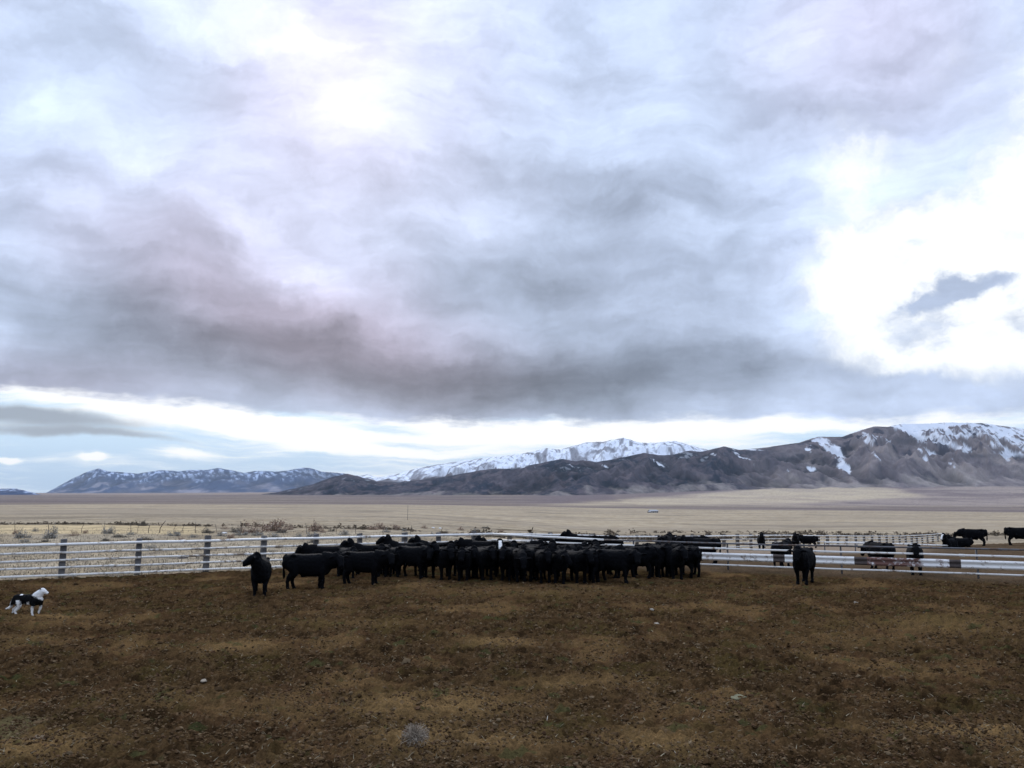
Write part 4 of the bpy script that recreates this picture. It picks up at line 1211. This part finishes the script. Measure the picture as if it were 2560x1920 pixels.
HERD = 'black cattle packed together in the pen'
FARG = 'black cattle in the pens beyond the right fence'
def build_cattle():
    c = cow
    c(650, 1486, -92, 'right', 'black calf standing alone left of the herd, its head turned left', None, 1.0)
    c(770, 1474, -3, 'flank', 'black calf standing side on at the left end of the herd, tail to the left', None, 1.02)
    c(905, 1462, -8, 'flank', 'black calf side on in front of the herd, just right of the leftmost side-on calf', HERD, 1.0, roll=1)
    c(818, None, 178, 'level', 'black cow behind the two leftmost side-on calves, its back level with a fence pipe', HERD, 1.0, dist=31.0)
    c(925, None, -165, 'up', 'black cow with raised head behind the second side-on calf', HERD, 1.0, dist=31.6)
    c(1015, None, 178, 'alert', 'black cow facing left at the back of the herd, raised head against the top rail', HERD, 1.0, dist=32.6)
    c(958, 1441, -95, 'level', 'black calf facing the viewer right behind the second side-on calf', HERD, .97)
    c(1032, 1446, -38, 'flank', 'black calf standing aslant at the left of the front row', HERD, .98)
    c(1105, 1448, -72, 'level', 'black calf facing the viewer beside the aslant calf in the front row', HERD, .97, roll=1)
    c(1160, 1450, -95, 'level', 'black calf facing the viewer in the front row, left of the white faced cow', HERD, .97)
    c(1207, 1449, -70, 'level', 'black calf in the front row just in front and left of the white faced cow', HERD, .98, roll=1)
    c(1248, None, -88, 'alert', 'black cow with a white face at the back of the herd', HERD, .98, white=True, dist=30.6)
    c(1270, 1450, -100, 'level', 'black calf in the front row straight below the white faced cow', HERD, .97)
    c(1298, 1453, -82, 'low', 'black calf with lowered head in the middle of the front row', HERD, .97)
    c(1325, 1450, -105, 'level', 'black calf facing the viewer next to the calf with lowered head in mid herd', HERD, .97, roll=1)
    c(1358, 1455, -80, 'level', 'black calf facing the viewer just right of mid herd in the front row', HERD, .98)
    c(1400, 1457, -92, 'flank_left', 'black calf with its face turned right in the front row', HERD, .97)
    c(1438, 1456, -62, 'level', 'black calf turned half right in the front row, beside a calf seen from behind', HERD, .97, roll=1)
    c(1480, 1455, 80, 'level', 'black calf seen from behind in the right part of the front row', HERD, 1.0)
    c(1538, 1458, -24, 'flank', 'nearest black calf in the right part of the herd, standing aslant', HERD, 1.0)
    c(1620, 1446, 14, 'low', 'black calf side on with hind legs stretched back, near the right end of the herd', HERD, .97, roll=1)
    c(1682, 1446, -66, 'level', 'black calf facing the viewer near the right end of the herd', HERD, .97)
    c(1716, 1442, 125, 'level', 'rightmost black calf of the herd, turned away at the end of the front row', HERD, .98)
    rs = random.Random(4)
    for (px, d, h, po, r) in ((865, 30.2, -70, 'level', 0), (978, 31.0, -110, 'level', 1), (1062, 30.5, -60, 'up', 0), (1090, 33.0, 170, 'up', 0), (1128, 31.2, -95, 'up', 1), (1150, 33.6, 10, 'up', 0), (1180, 30.6, -80, 'level', 0),
                              (1205, 33.0, 175, 'level', 0), (1225, 31.5, 60, 'level', 0), (1290, 31.4, -100, 'up', 0), (1300, 33.4, 5, 'level', 1), (1335, 30.4, -75, 'level', 0), (1345, 32.8, 170, 'low', 0),
                              (1385, 30.2, -95, 'up', 1), (1412, 31.6, 20, 'level', 0), (1450, 30.4, -120, 'level', 0), (1478, 31.8, -85, 'up', 0), (1505, 30.0, 175, 'level', 1), (1560, 31.2, -10, 'level', 0),
                              (1590, 30.2, 160, 'low', 0), (1648, 31.0, -70, 'level', 1), (1655, 32.6, 8, 'low', 0), (1700, 31.4, 172, 'level', 0), (1245, 33.8, -20, 'low', 1)):
        c(px, None, h + rs.uniform(-8, 8), po, 'black cow mostly hidden behind the front row of the packed herd', 'black cattle hidden behind the front row of the herd', rs.uniform(.94, 1.02), dist=d, roll=r)
    c(2012, 1460, -101, 'level', 'black calf standing alone right of the herd in front of the barrier beam', None, 1.03, roll=1)
    # pens beyond the right fence
    c(1385, None, 6, 'level', 'black cow side on beyond the rails, leftmost of those behind the herd', FARG, 1.0, dist=41.5)
    c(1462, None, 176, 'up', 'black cow with raised head beyond the rails behind the middle of the herd', FARG, 1.0, dist=41.0)
    c(1500, None, 4, 'low', 'black cow with lowered head beyond the rails behind the herd', FARG, 1.0, dist=42.0)
    c(1664, None, 75, 'level', 'black cow seen from behind just above the right end of the herd', FARG, 1.0, dist=39.8)
    c(1726, None, 8, 'low', 'black cow side on above the right end of the herd, back between two pipes', FARG, 1.0, dist=39.2)
    c(1758, None, 174, 'level', 'black cow right behind the rails at the right end of the herd', FARG, .98, dist=36.4)
    c(1956, None, 70, 'level', 'black calf behind the barrier beam, partly hidden by the lone calf on the right', FARG, .92, dist=34.3)
    c(1904, None, -86, 'alert', 'black cow facing the viewer by the far back fence, alone left of a pair', FARG, 1.0, dist=67.0)
    c(1990, None, -92, 'alert', 'black cow facing the viewer by the far back fence, left one of a pair', FARG, 1.0, dist=71.0)
    c(2022, None, 178, 'level', 'black cow side on by the far back fence, right one of a pair', FARG, 1.0, dist=71.5, white=True)
    c(2203, None, 128, 'low', 'black calf turned half away behind the rusty part of the barrier beam', FARG, .95, dist=33.6)
    c(2291, None, -88, 'level', 'black calf facing the viewer behind the rusty barrier beam', FARG, 1.0, dist=31.5)
    c(2376, None, -115, 'up', 'black cow with a white face lying on the dirt rise at the far right', FARG, 1.05, white=True, lying=True, dist=59.0)
    c(2404, None, -150, 'level', 'black cow lying right of the white faced lying cow', FARG, 1.05, lying=True, dist=59.8)
    c(2436, None, 176, 'low', 'black cow standing side on behind the lying cows, head hidden', FARG, 1.12, dist=61.5)
    c(2550, None, 2, 'level', 'black cow standing side on at the right edge of the photo, tail to the left', FARG, 1.15, dist=60.0)
build_cattle()

def build_dog():
    T = []
    body = [(-.40, .40, .05, .05), (-.36, .385, .115, .085), (-.24, .41, .135, .105), (-.05, .405, .128, .105), (.14, .395, .145, .110), (.28, .405, .145, .100), (.36, .42, .095, .070), (.40, .43, .04, .03)]
    T.append(([(x, 0, z) for x, z, h, w in body], [(w, h) for x, z, h, w in body], None))
    T.append(([(.20, 0, .44), (.30, .0, .535), (.37, .01, .61)], [(.105, .135), (.092, .112), (.078, .084)], None))
    fd = np.array([.86, .30, -.42]); fd /= np.linalg.norm(fd)
    cr = np.array([.365, .012, .625])
    T.append(([cr - fd * .06, cr, cr + fd * .06, cr + fd * .11, cr + fd * .155, cr + fd * .175], [(.05, .05), (.082, .078), (.070, .064), (.044, .042), (.036, .032), (.016, .016)], None))
    for s in (-1, 1):
        T.append(([cr + np.array([-.01, s * .045, .035]), cr + np.array([.0, s * .07, .070]), cr + np.array([.035, s * .085, .050])], [(.022, .014), (.024, .012), (.010, .008)], None))
    leg = [
        [(-.24, -.07, .40), (-.17, -.085, .30), (-.185, -.08, .20), (-.265, -.08, .115), (-.235, -.08, .05), (-.215, -.08, .018), (-.165, -.08, .012)],
        [(-.30, .07, .40), (-.29, .08, .29), (-.33, .08, .20), (-.43, .08, .125), (-.435, .08, .05), (-.43, .08, .018), (-.38, .08, .012)]]
    for L in leg:
        T.append((L, [(.07, .11), (.06, .085), (.038, .05), (.023, .028), (.020, .022), (.024, .022), (.018, .012)], None))
    T.append(([(.25, -.06, .42), (.22, -.075, .30), (.195, -.075, .20), (.20, -.075, .10), (.205, -.075, .04), (.215, -.075, .018), (.255, -.075, .012)], [(.06, .09), (.045, .06), (.032, .036), (.024, .026), (.022, .022), (.026, .022), (.018, .012)], None))
    T.append(([(.29, .06, .42), (.31, .075, .30), (.315, .075, .21), (.285, .075, .11), (.27, .075, .04), (.275, .075, .018), (.31, .075, .012)], [(.06, .09), (.045, .06), (.034, .038), (.024, .026), (.022, .022), (.026, .022), (.018, .012)], None))
    T.append(([(-.36, 0, .43), (-.41, 0, .34), (-.425, .0, .26), (-.46, -.01, .205), (-.52, -.02, .175), (-.575, -.02, .15)], [.05, .048, .044, .036, .024, .008], None))
    def paint(co, nrm):
        x, y, z = co[:, 0], co[:, 1], co[:, 2]
        n = .020 * pn(x * 26 + y * 9, z * 26, 170) + .012 * np.random.RandomState(1).randn(len(x))      # ragged hair edges
        w = ((z > .535 - .55 * (x - .16) + n) & (x > .14))                       # head, neck, chest
        w |= z < .235 + n                                                        # legs
        w |= (np.abs(x + .165 + .1 * (z - .3)) < .045 + n) & (z < .40) & (y < -.02) & (x > -.30)
        w |= (np.abs(x - .07 - .25 * (z - .3)) < .032) & (z < .345 + n) & (y < 0)
        w |= (z < .285 + n) & (x > -.12) & (x < .10)
        w |= (x < -.435 + n)
        w |= (np.abs(x + .15) < .03) & (z > .515) & (y < .03)
        w &= ~(((co - cr) @ fd > .165) & (z > .5))                                            # nose
        w &= ~((np.abs(y) > .058) & (z > .66) & (x > .33))                       # ear tips
        return w * 1.0
    me = skin_mesh('sheepdog', T, .0085, [M_DOG], paint, 3, .007)
    p = gfoot(66, 1538)
    o = bpy.data.objects.new('dog', me); COL.objects.link(o)
    o.location = (p.x, p.y, float(ground_z(p.x, p.y)))
    o.rotation_euler = (0, 0, math.radians(-4))
    o.scale = (.98, .98, .98)
    tag(o, 'black and white sheepdog standing at the left edge of the pen, looking at the cattle', 'dog')
build_dog()
# ------------------------------------------------------------------ sagebrush, weeds and small things
def bush_mesh(name, seed, kind):
    """twigs and many small leaf faces in an uneven crown; about 1 m across"""
    rs = np.random.RandomState(seed)
    V, Q, C = [], [], []
    pal = {'grey': [[.22, .205, .18], [.155, .145, .125], [.30, .285, .25], [.10, .092, .08]],
           'brown': [[.24, .17, .125], [.17, .115, .085], [.32, .245, .19], [.11, .08, .06]],
           'dark': [[.115, .102, .082], [.075, .066, .054], [.16, .145, .12], [.05, .045, .038]]}[kind]
    pal = np.array(pal) * 1.5
    def quad(p, a, b, col):
        i = len(V)
        V.extend([p - a - b, p + a - b, p + a + b, p - a + b]); Q.append([i, i + 1, i + 2, i + 3]); C.extend([col] * 4)
    nb = 26
    tips = []
    for k in range(nb):
        az = rs.rand() * 6.283; el = math.asin(rs.uniform(.05, .98)); L = rs.uniform(.32, .58)
        d = np.array([math.cos(az) * math.cos(el), math.sin(az) * math.cos(el), math.sin(el) * (1.15 if kind != 'dark' else .8)])
        p0 = np.array([rs.uniform(-.06, .06), rs.uniform(-.06, .06), -.05]); p1 = p0 + d * L
        w = np.cross(d, rs.randn(3)); w /= np.linalg.norm(w); w2 = np.cross(d, w)
        for ww in (w, w2):
            i = len(V)
            V.extend([p0 - ww * .014, p0 + ww * .014, p1 + ww * .005, p1 - ww * .005]); Q.append([i, i + 1, i + 2, i + 3]); C.extend([pal[3]] * 4)
        tips.append((p0, d, L))
    nl = 1100 if kind != 'brown' else 900
    for k in range(nl):
        p0, d, L = tips[rs.randint(nb)]
        p = p0 + d * L * rs.uniform(.35, 1.12)**.8 + rs.normal(0, .055, 3)
        if p[2] < .01: p[2] = rs.uniform(.01, .1)
        a = rs.randn(3); a /= np.linalg.norm(a); b = np.cross(a, rs.randn(3)); b /= np.linalg.norm(b)
        s = rs.uniform(.013, .030)
        quad(p, a * s, b * s * rs.uniform(.35, .8), pal[rs.choice(4, p=[.4, .25, .2, .15])] * rs.uniform(.8, 1.2))
    return mesh_np(name, np.array(V), np.array(Q), [M_BUSH], False, {'cover': np.array(C)}, link=False)

M_BUSH = cover_mat('brush_leaves')
BUSH = {k: [bush_mesh('%s_brush' % k, 40 + i + 10 * j, k) for i in range(4)] for j, k in enumerate(('grey', 'brown', 'dark'))}

def bush(px, py, wpx, hpx, kind, label, group, i, name='sagebrush', dist=None):
    p = gpos(px, dist) if dist else gfoot(px, py)
    o = bpy.data.objects.new(name, BUSH[kind][i % 4]); COL.objects.link(o)
    o.location = (p.x, p.y, float(tz(p.x, p.y)))
    w = 1.2 * wpx * p.y / F
    hgt = 1.1 * hpx * p.y / F
    o.scale = (w, w, hgt / .55)
    o.rotation_euler = (0, 0, i * 1.7)
    return tag(o, label, 'bush', group)

def build_brush():
    G1 = 'grey sagebrush beyond the left fence'; G2 = 'brown weeds beyond the left fence'; G3 = 'dark low brush beyond the left fence'
    L1 = 'small grey sagebrush in the dry grass beyond the fence'
    L2 = 'small brown dry weed bush in the grass beyond the fence'
    L3 = 'small dark brush clump in the grass beyond the fence'
    bush(685, 1330, 60, 34, 'brown', 'biggest reddish brown bush beyond the left fence, above two side-on calves', None, 1, 'dry_bush')
    bush(789, 1330, 26, 28, 'brown', 'tall narrow brown bush beyond the fence, right of the biggest brown bush', None, 2, 'dry_bush')
    bush(626, 1334, 44, 26, 'brown', 'pinkish grey bush beyond the fence, left of the biggest brown bush', None, 0, 'dry_bush')
    bush(359, 1311, 20, 20, 'dark', 'lone dark bush standing up from the far edge of the yellow stubble', None, 1, 'dry_bush', dist=84)
    bush(55, 1347, 30, 24, 'grey', 'grey sagebrush at the far left, leftmost big one above the top rail', None, 0)
    bush(126, 1348, 32, 30, 'grey', 'grey sagebrush above the leftmost fence post', None, 1)
    bush(301, 1346, 34, 14, 'dark', 'wide dark brush clump above the rail, left of the second fence post', None, 2)
    bush(272, 1336, 26, 22, 'grey', 'upright grey sagebrush between the first two fence posts from the left', None, 3)
    bush(519, 1335, 24, 20, 'dark', 'dark brush clump at the right end of the yellow stubble', None, 0)
    k = 0
    for (px, py, w, h, kd) in ((115, 1357, 32, 12, 'dark'), (62, 1358, 26, 10, 'grey'), (38, 1337, 14, 12, 'brown'), (185, 1341, 22, 12, 'brown'), (263, 1354, 24, 12, 'dark'), (367, 1352, 26, 13, 'dark'),
                               (437, 1342, 28, 16, 'grey'), (454, 1357, 30, 12, 'brown'), (440, 1336, 18, 10, 'dark'), (592, 1333, 26, 20, 'dark'), (605, 1340, 30, 14, 'grey'), (640, 1340, 34, 14, 'grey'), (703, 1334, 26, 16, 'dark'),
                               (680, 1347, 34, 14, 'grey'), (782, 1345, 30, 18, 'grey'), (807, 1333, 16, 12, 'brown'), (829, 1330, 18, 12, 'dark'), (859, 1339, 22, 14, 'grey'), (784, 1358, 36, 12, 'dark'), (745, 1344, 20, 12, 'grey'),
                               (895, 1346, 26, 12, 'dark'), (930, 1326, 24, 14, 'brown'), (950, 1324, 26, 16, 'brown'), (965, 1332, 20, 10, 'grey'), (990, 1325, 22, 15, 'brown'), (1010, 1330, 16, 8, 'grey'), (1003, 1342, 18, 8, 'dark'),
                               (1060, 1322, 16, 8, 'brown'), (1085, 1340, 20, 9, 'grey'), (1105, 1333, 22, 8, 'dark'), (1130, 1342, 24, 9, 'dark'), (1150, 1326, 16, 9, 'brown'), (1190, 1330, 18, 9, 'grey'), (1212, 1322, 18, 8, 'dark'),
                               (1255, 1332, 18, 7, 'brown'), (1300, 1336, 16, 6, 'dark'), (1010, 1352, 20, 8, 'grey'), (90, 1330, 16, 10, 'grey'), (215, 1335, 16, 9, 'brown'), (330, 1338, 22, 10, 'grey'), (480, 1346, 22, 10, 'grey'),
                               (555, 1342, 24, 12, 'grey'), (580, 1347, 24, 12, 'brown'), (720, 1326, 22, 16, 'brown'), (850, 1350, 26, 10, 'grey'), (380, 1374, 26, 12, 'grey'), (694, 1372, 22, 11, 'dark'), (560, 1325, 18, 10, 'brown'),
                               (1512, 1336, 10, 4, 'dark'), (1580, 1333, 10, 4, 'brown'), (1230, 1340, 18, 7, 'grey'), (1170, 1345, 20, 7, 'brown')):
        k += 1
        bush(px, py, w, h, kd, {'grey': L1, 'brown': L2, 'dark': L3}[kd], {'grey': G1, 'brown': G2, 'dark': G3}[kd], k)
    # uncountable far brush lines
    rs = np.random.RandomState(9)
    X, Y, S = [], [], []
    def line(Y0, p0, p1, n, s, spread):
        px = rs.uniform(p0, p1, n); y = Y0 + rs.normal(0, spread, n)
        x = (px - 1280) / F * CP * y
        keep = fbm(x / (Y0 * .05), y * 0 + Y0, 3, int(Y0)) > rs.uniform(-.5, .25, n)
        X.extend(x[keep]); Y.extend(y[keep]); S.extend((s * np.exp(rs.normal(0, .35, n)))[keep])
    line(88, -200, 540, 520, .17, .8); line(92, 560, 1260, 300, .22, 3); line(104, 1180, 1460, 340, .34, 2.5); line(128, 1440, 1960, 620, .36, 3.5); line(150, 1900, 2560, 460, .34, 6); line(185, 1500, 2100, 200, .3, 8)
    X, Y, S = map(np.array, (X, Y, S)); n = len(X)
    m = 26
    cx = np.repeat(X, m) + rs.normal(0, .5, n * m) * np.repeat(S, m); cy = np.repeat(Y, m) + rs.normal(0, .5, n * m) * np.repeat(S, m)
    cz = tz(cx, cy) + np.abs(rs.normal(.35, .35, n * m)) * np.repeat(S, m)
    a = rs.normal(0, 1, (n * m, 3)); a /= np.linalg.norm(a, axis=1)[:, None]; b = np.cross(a, rs.normal(0, 1, (n * m, 3))); b /= np.linalg.norm(b, axis=1)[:, None]
    s = rs.uniform(.06, .16, n * m)[:, None] * np.repeat(S, m)[:, None] * 1.6
    P = np.stack([cx, cy, cz], -1)
    V = np.stack([P - a * s - b * s, P + a * s - b * s, P + a * s + b * s, P - a * s + b * s], 1).reshape(-1, 3)
    pal = np.array([[.13, .105, .075], [.09, .072, .052], [.18, .14, .10]])
    C = np.repeat(pal[rs.choice(3, n * m)], 4, 0)
    ob = mesh_np('far_brush', V, np.arange(len(V)).reshape(-1, 4), [M_BUSH], False, {'cover': C})
    tag(ob, 'thin dark lines of low brush far out on the plain', 'brush', kind='stuff')
build_brush()

def rock(px, py, s, col, label, name='stone', seed=1, flat=.6, dist=None, group=None, sharp=False):
    p = gpos(px, dist) if dist else gfoot(px, py)
    bm = bmesh.new()
    bmesh.ops.create_icosphere(bm, subdivisions=3, radius=1.0)
    rs = np.random.RandomState(seed)
    dirs = rs.randn(9, 3); dirs /= np.linalg.norm(dirs, axis=1)[:, None]; cut = rs.uniform(.55, .85, 9)
    for v in bm.verts:
        c = np.array(v.co)
        for d, k in zip(dirs, cut):
            e = c @ d
            if e > k: c = c - d * (e - k) * .9
        v.co = Vector((c[0] * s * 1.25, c[1] * s, c[2] * s * flat))
    me = bpy.data.meshes.new(name); bm.to_mesh(me); bm.free()
    me.materials.append(simple_mat('stone_surface', col, .85, .2, .25, 12 / max(.1, s * 4), .01))
    o = bpy.data.objects.new(name, me); COL.objects.link(o)
    o.location = (p.x, p.y, float(ground_z(p.x, p.y)) + s * flat * .15)
    o.rotation_euler = (0, 0, seed * .9)
    return tag(o, label, 'stone', group)

rock(510, 1707, .055, (.28, .23, .17), 'pale flat stone on the dirt left of centre', seed=2)
rock(1630, 1526, .06, (.34, .30, .24), 'small white stone on the dark dirt below the right half of the herd', seed=3)
rock(1848, 1747, .13, (.15, .14, .08), 'flat olive stone in the dirt, right of centre in the foreground', seed=5, flat=.35)
rock(1683, 1880, .035, (.30, .25, .19), 'pale pebble at the bottom of the photo, right of the tumbleweed', seed=6)
rock(2140, 1510, .06, (.27, .23, .18), 'pale stone on the dark dirt below the lone calf on the right', seed=8)
rock(1641, 1565, .07, (.26, .22, .17), 'grey white stone below the small white stone in mid pen', seed=9)
rock(457, 1398, .22, (.10, .095, .095), 'dark rock in the grass between two fence rails on the left', seed=4, name='rock')
rock(561, 1318, .20, (.62, .60, .57), 'white boulder among the brush at the right end of the yellow stubble', seed=7, name='rock', flat=.7, dist=66)
rock(1083, 1307, .26, (.62, .60, .57), 'left one of two white specks of rock far out beyond the herd', seed=11, name='rock', dist=120)
rock(1100, 1307, .24, (.62, .60, .57), 'right one of two white specks of rock far out beyond the herd', seed=12, name='rock', dist=121)

def build_tumbleweed():
    rs = np.random.RandomState(31)
    p = gfoot(1038, 1876)
    mb = MB(); C = []
    R = .155
    for k in range(330):
        az = rs.rand() * 6.283; el = math.asin(rs.uniform(-.35, 1))
        d = np.array([math.cos(az) * math.cos(el), math.sin(az) * math.cos(el), math.sin(el)])
        t = rs.randn(3); t -= d * (t @ d); t /= np.linalg.norm(t)
        a = rs.uniform(.05, .6); L = R * rs.uniform(.75, 1.12)
        pts = [np.array([0, 0, -.02]) + d * L * a + t * R * .05, d * L * (a * .5 + .45) + t * R * rs.uniform(.1, .35), d * L * .95 + t * R * rs.uniform(.2, .75), d * L * rs.uniform(.70, .92) + t * R * rs.uniform(.4, .8)]
        pts = [Vector((q[0] * 1.05, q[1], max(q[2] * .95, -.10))) for q in pts]
        r = rs.uniform(.0009, .0024)
        n0 = mb.n
        mb.tube(pts, [r * 1.4, r * 1.2, r, r * .5], 4)
        c = np.array([[.31, .255, .195], [.22, .18, .14], [.38, .32, .25], [.14, .115, .09]][rs.choice(4, p=[.4, .25, .2, .15])])
        C.extend([c] * (mb.n - n0))
    o = mb.build('tumbleweed', cover_mat('dry_stems'), None, False, {'cover': np.array(C)})
    o.location = (p.x, p.y, float(ground_z(p.x, p.y)) + .105)
    tag(o, 'grey round tumbleweed of thin dry stems on the sandy dirt in the foreground', 'tumbleweed')
build_tumbleweed()

def build_small():
    # a splinter of white wood standing in the dirt
    p = gfoot(1367, 1808)
    o = MB().tube([Vector((0, 0, -.02)), Vector((.004, 0, .04)), Vector((.012, 0, .085))], [.006, .006, .004], 6).build('stick', simple_mat('bleached_wood', (.62, .56, .46), .8, .1))
    o.location = (p.x, p.y, float(ground_z(p.x, p.y)))
    tag(o, 'short white stick upright in the dirt right of the tumbleweed', 'stick')
    # thin poles far out on the plain
    for px, d, hh, lab in ((1019, 190, 3.5, 'thin tall grey pole far out on the plain above the herd'),):
        p = gpos(px, d)
        o = MB().tube([Vector((0, 0, -.3)), Vector((0, 0, hh * .5)), Vector((.03, 0, hh))], [.05, .045, .04], 8).build('pole', simple_mat('grey_pole_wood', (.16, .145, .13), .9, .1))
        o.location = p
        tag(o, lab, 'pole')
    # ranch buildings in the distance
    def house(px, d, w, l, hgt, lab, roofc, wallc, rz):
        p = gpos(px, d)
        root = empty('ranch_house', p, rz)
        tag(root, lab, 'house')
        mb = MB().box((0, 0, hgt / 2 - .3), (w, l, hgt + .6))
        mb.build('wall', simple_mat('ranch_wall_paint', wallc, .8, .2, .1, 1.0), root, False)
        e = .4
        V = np.array([[-w / 2 - e, -l / 2 - e, hgt], [w / 2 + e, -l / 2 - e, hgt], [w / 2 + e, 0, hgt + l * .28], [-w / 2 - e, 0, hgt + l * .28], [-w / 2 - e, l / 2 + e, hgt], [w / 2 + e, l / 2 + e, hgt]])
        V2 = V - np.array([0, 0, .15])
        VV = np.concatenate([V, V2])
        Q = [[0, 1, 2, 3], [3, 2, 5, 4], [6, 9, 8, 7], [9, 10, 11, 8], [0, 6, 7, 1], [4, 5, 11, 10]]
        T = [[0, 3, 9, 6], [3, 4, 10, 9], [1, 7, 8, 2], [2, 8, 11, 5]]
        MB().add(VV, np.array(Q + T)).build('roof', simple_mat('ranch_roof_metal', roofc, .5, .4, .1, 1.0), root, False)
        # gable walls
        G_ = np.array([[-w / 2, -l / 2, hgt - .1], [-w / 2, l / 2, hgt - .1], [-w / 2, 0, hgt + l * .24], [w / 2, -l / 2, hgt - .1], [w / 2, l / 2, hgt - .1], [w / 2, 0, hgt + l * .24]])
        MB().add(G_, None, np.array([[0, 2, 1], [3, 4, 5]])).build('gable', simple_mat('gable_paint', wallc, .8, .2, .1, 1.0), root, False)
        dm = simple_mat('dark_opening', (.03, .03, .035), .4, .4)
        for x in (-w * .3, w * .28):
            MB().box((x, -l / 2 - .03, hgt * .55), (w * .10, .06, hgt * .35)).build('window', dm, root, False)
        MB().box((0, -l / 2 - .03, hgt * .36), (w * .10, .06, hgt * .75)).build('door', dm, root, False)
    house(1632, 1010, 9.5, 6.0, 1.9, 'white roofed ranch building far out on the plain below the foothills', (.34, .34, .34), (.28, .27, .26), .15)
    house(1642, 1012, 3.2, 4.0, 1.8, 'small dark shed at the right end of the white roofed ranch building', (.25, .25, .27), (.12, .12, .13), -.2)
    house(1623, 1000, 3.0, 3.0, .9, 'low dark shed at the left end of the white roofed ranch building', (.3, .28, .27), (.15, .13, .12), .3)
build_small()
# ------------------------------------------------------------------ air between here and the mountains
def build_haze():
    bm = bmesh.new()
    bmesh.ops.create_cube(bm, size=1.0)
    x, y0, y1, z0, z1 = 30000.0, -120.0, 24500.0, HAZE_Z0, 900.0
    for v in bm.verts:
        v.co = Vector((v.co.x * 2 * x, y0 if v.co.y < 0 else y1, z0 if v.co.z < 0 else z1))
    me = bpy.data.meshes.new('haze'); bm.to_mesh(me); bm.free()
    ob = bpy.data.objects.new('haze', me); COL.objects.link(ob)
    m = bpy.data.materials.new('thin_air'); m.use_nodes = True
    t = m.node_tree; t.nodes.clear(); gg = G(t)
    v = gg.n('ShaderNodeVolumePrincipled', {'Color': (0.74, 0.87, 1.0, 1.0), 'Density': HAZE_D, 'Anisotropy': 0.1})
    o = gg.n('ShaderNodeOutputMaterial')
    gg.links.new(v.outputs[0], o.inputs['Volume'])
    me.materials.append(m)
    tag(ob, kind='stuff', label='thin blue air over the valley', cat='haze')
HAZE_Z0 = -60.0
HAZE_D = 1.3e-5
build_haze()
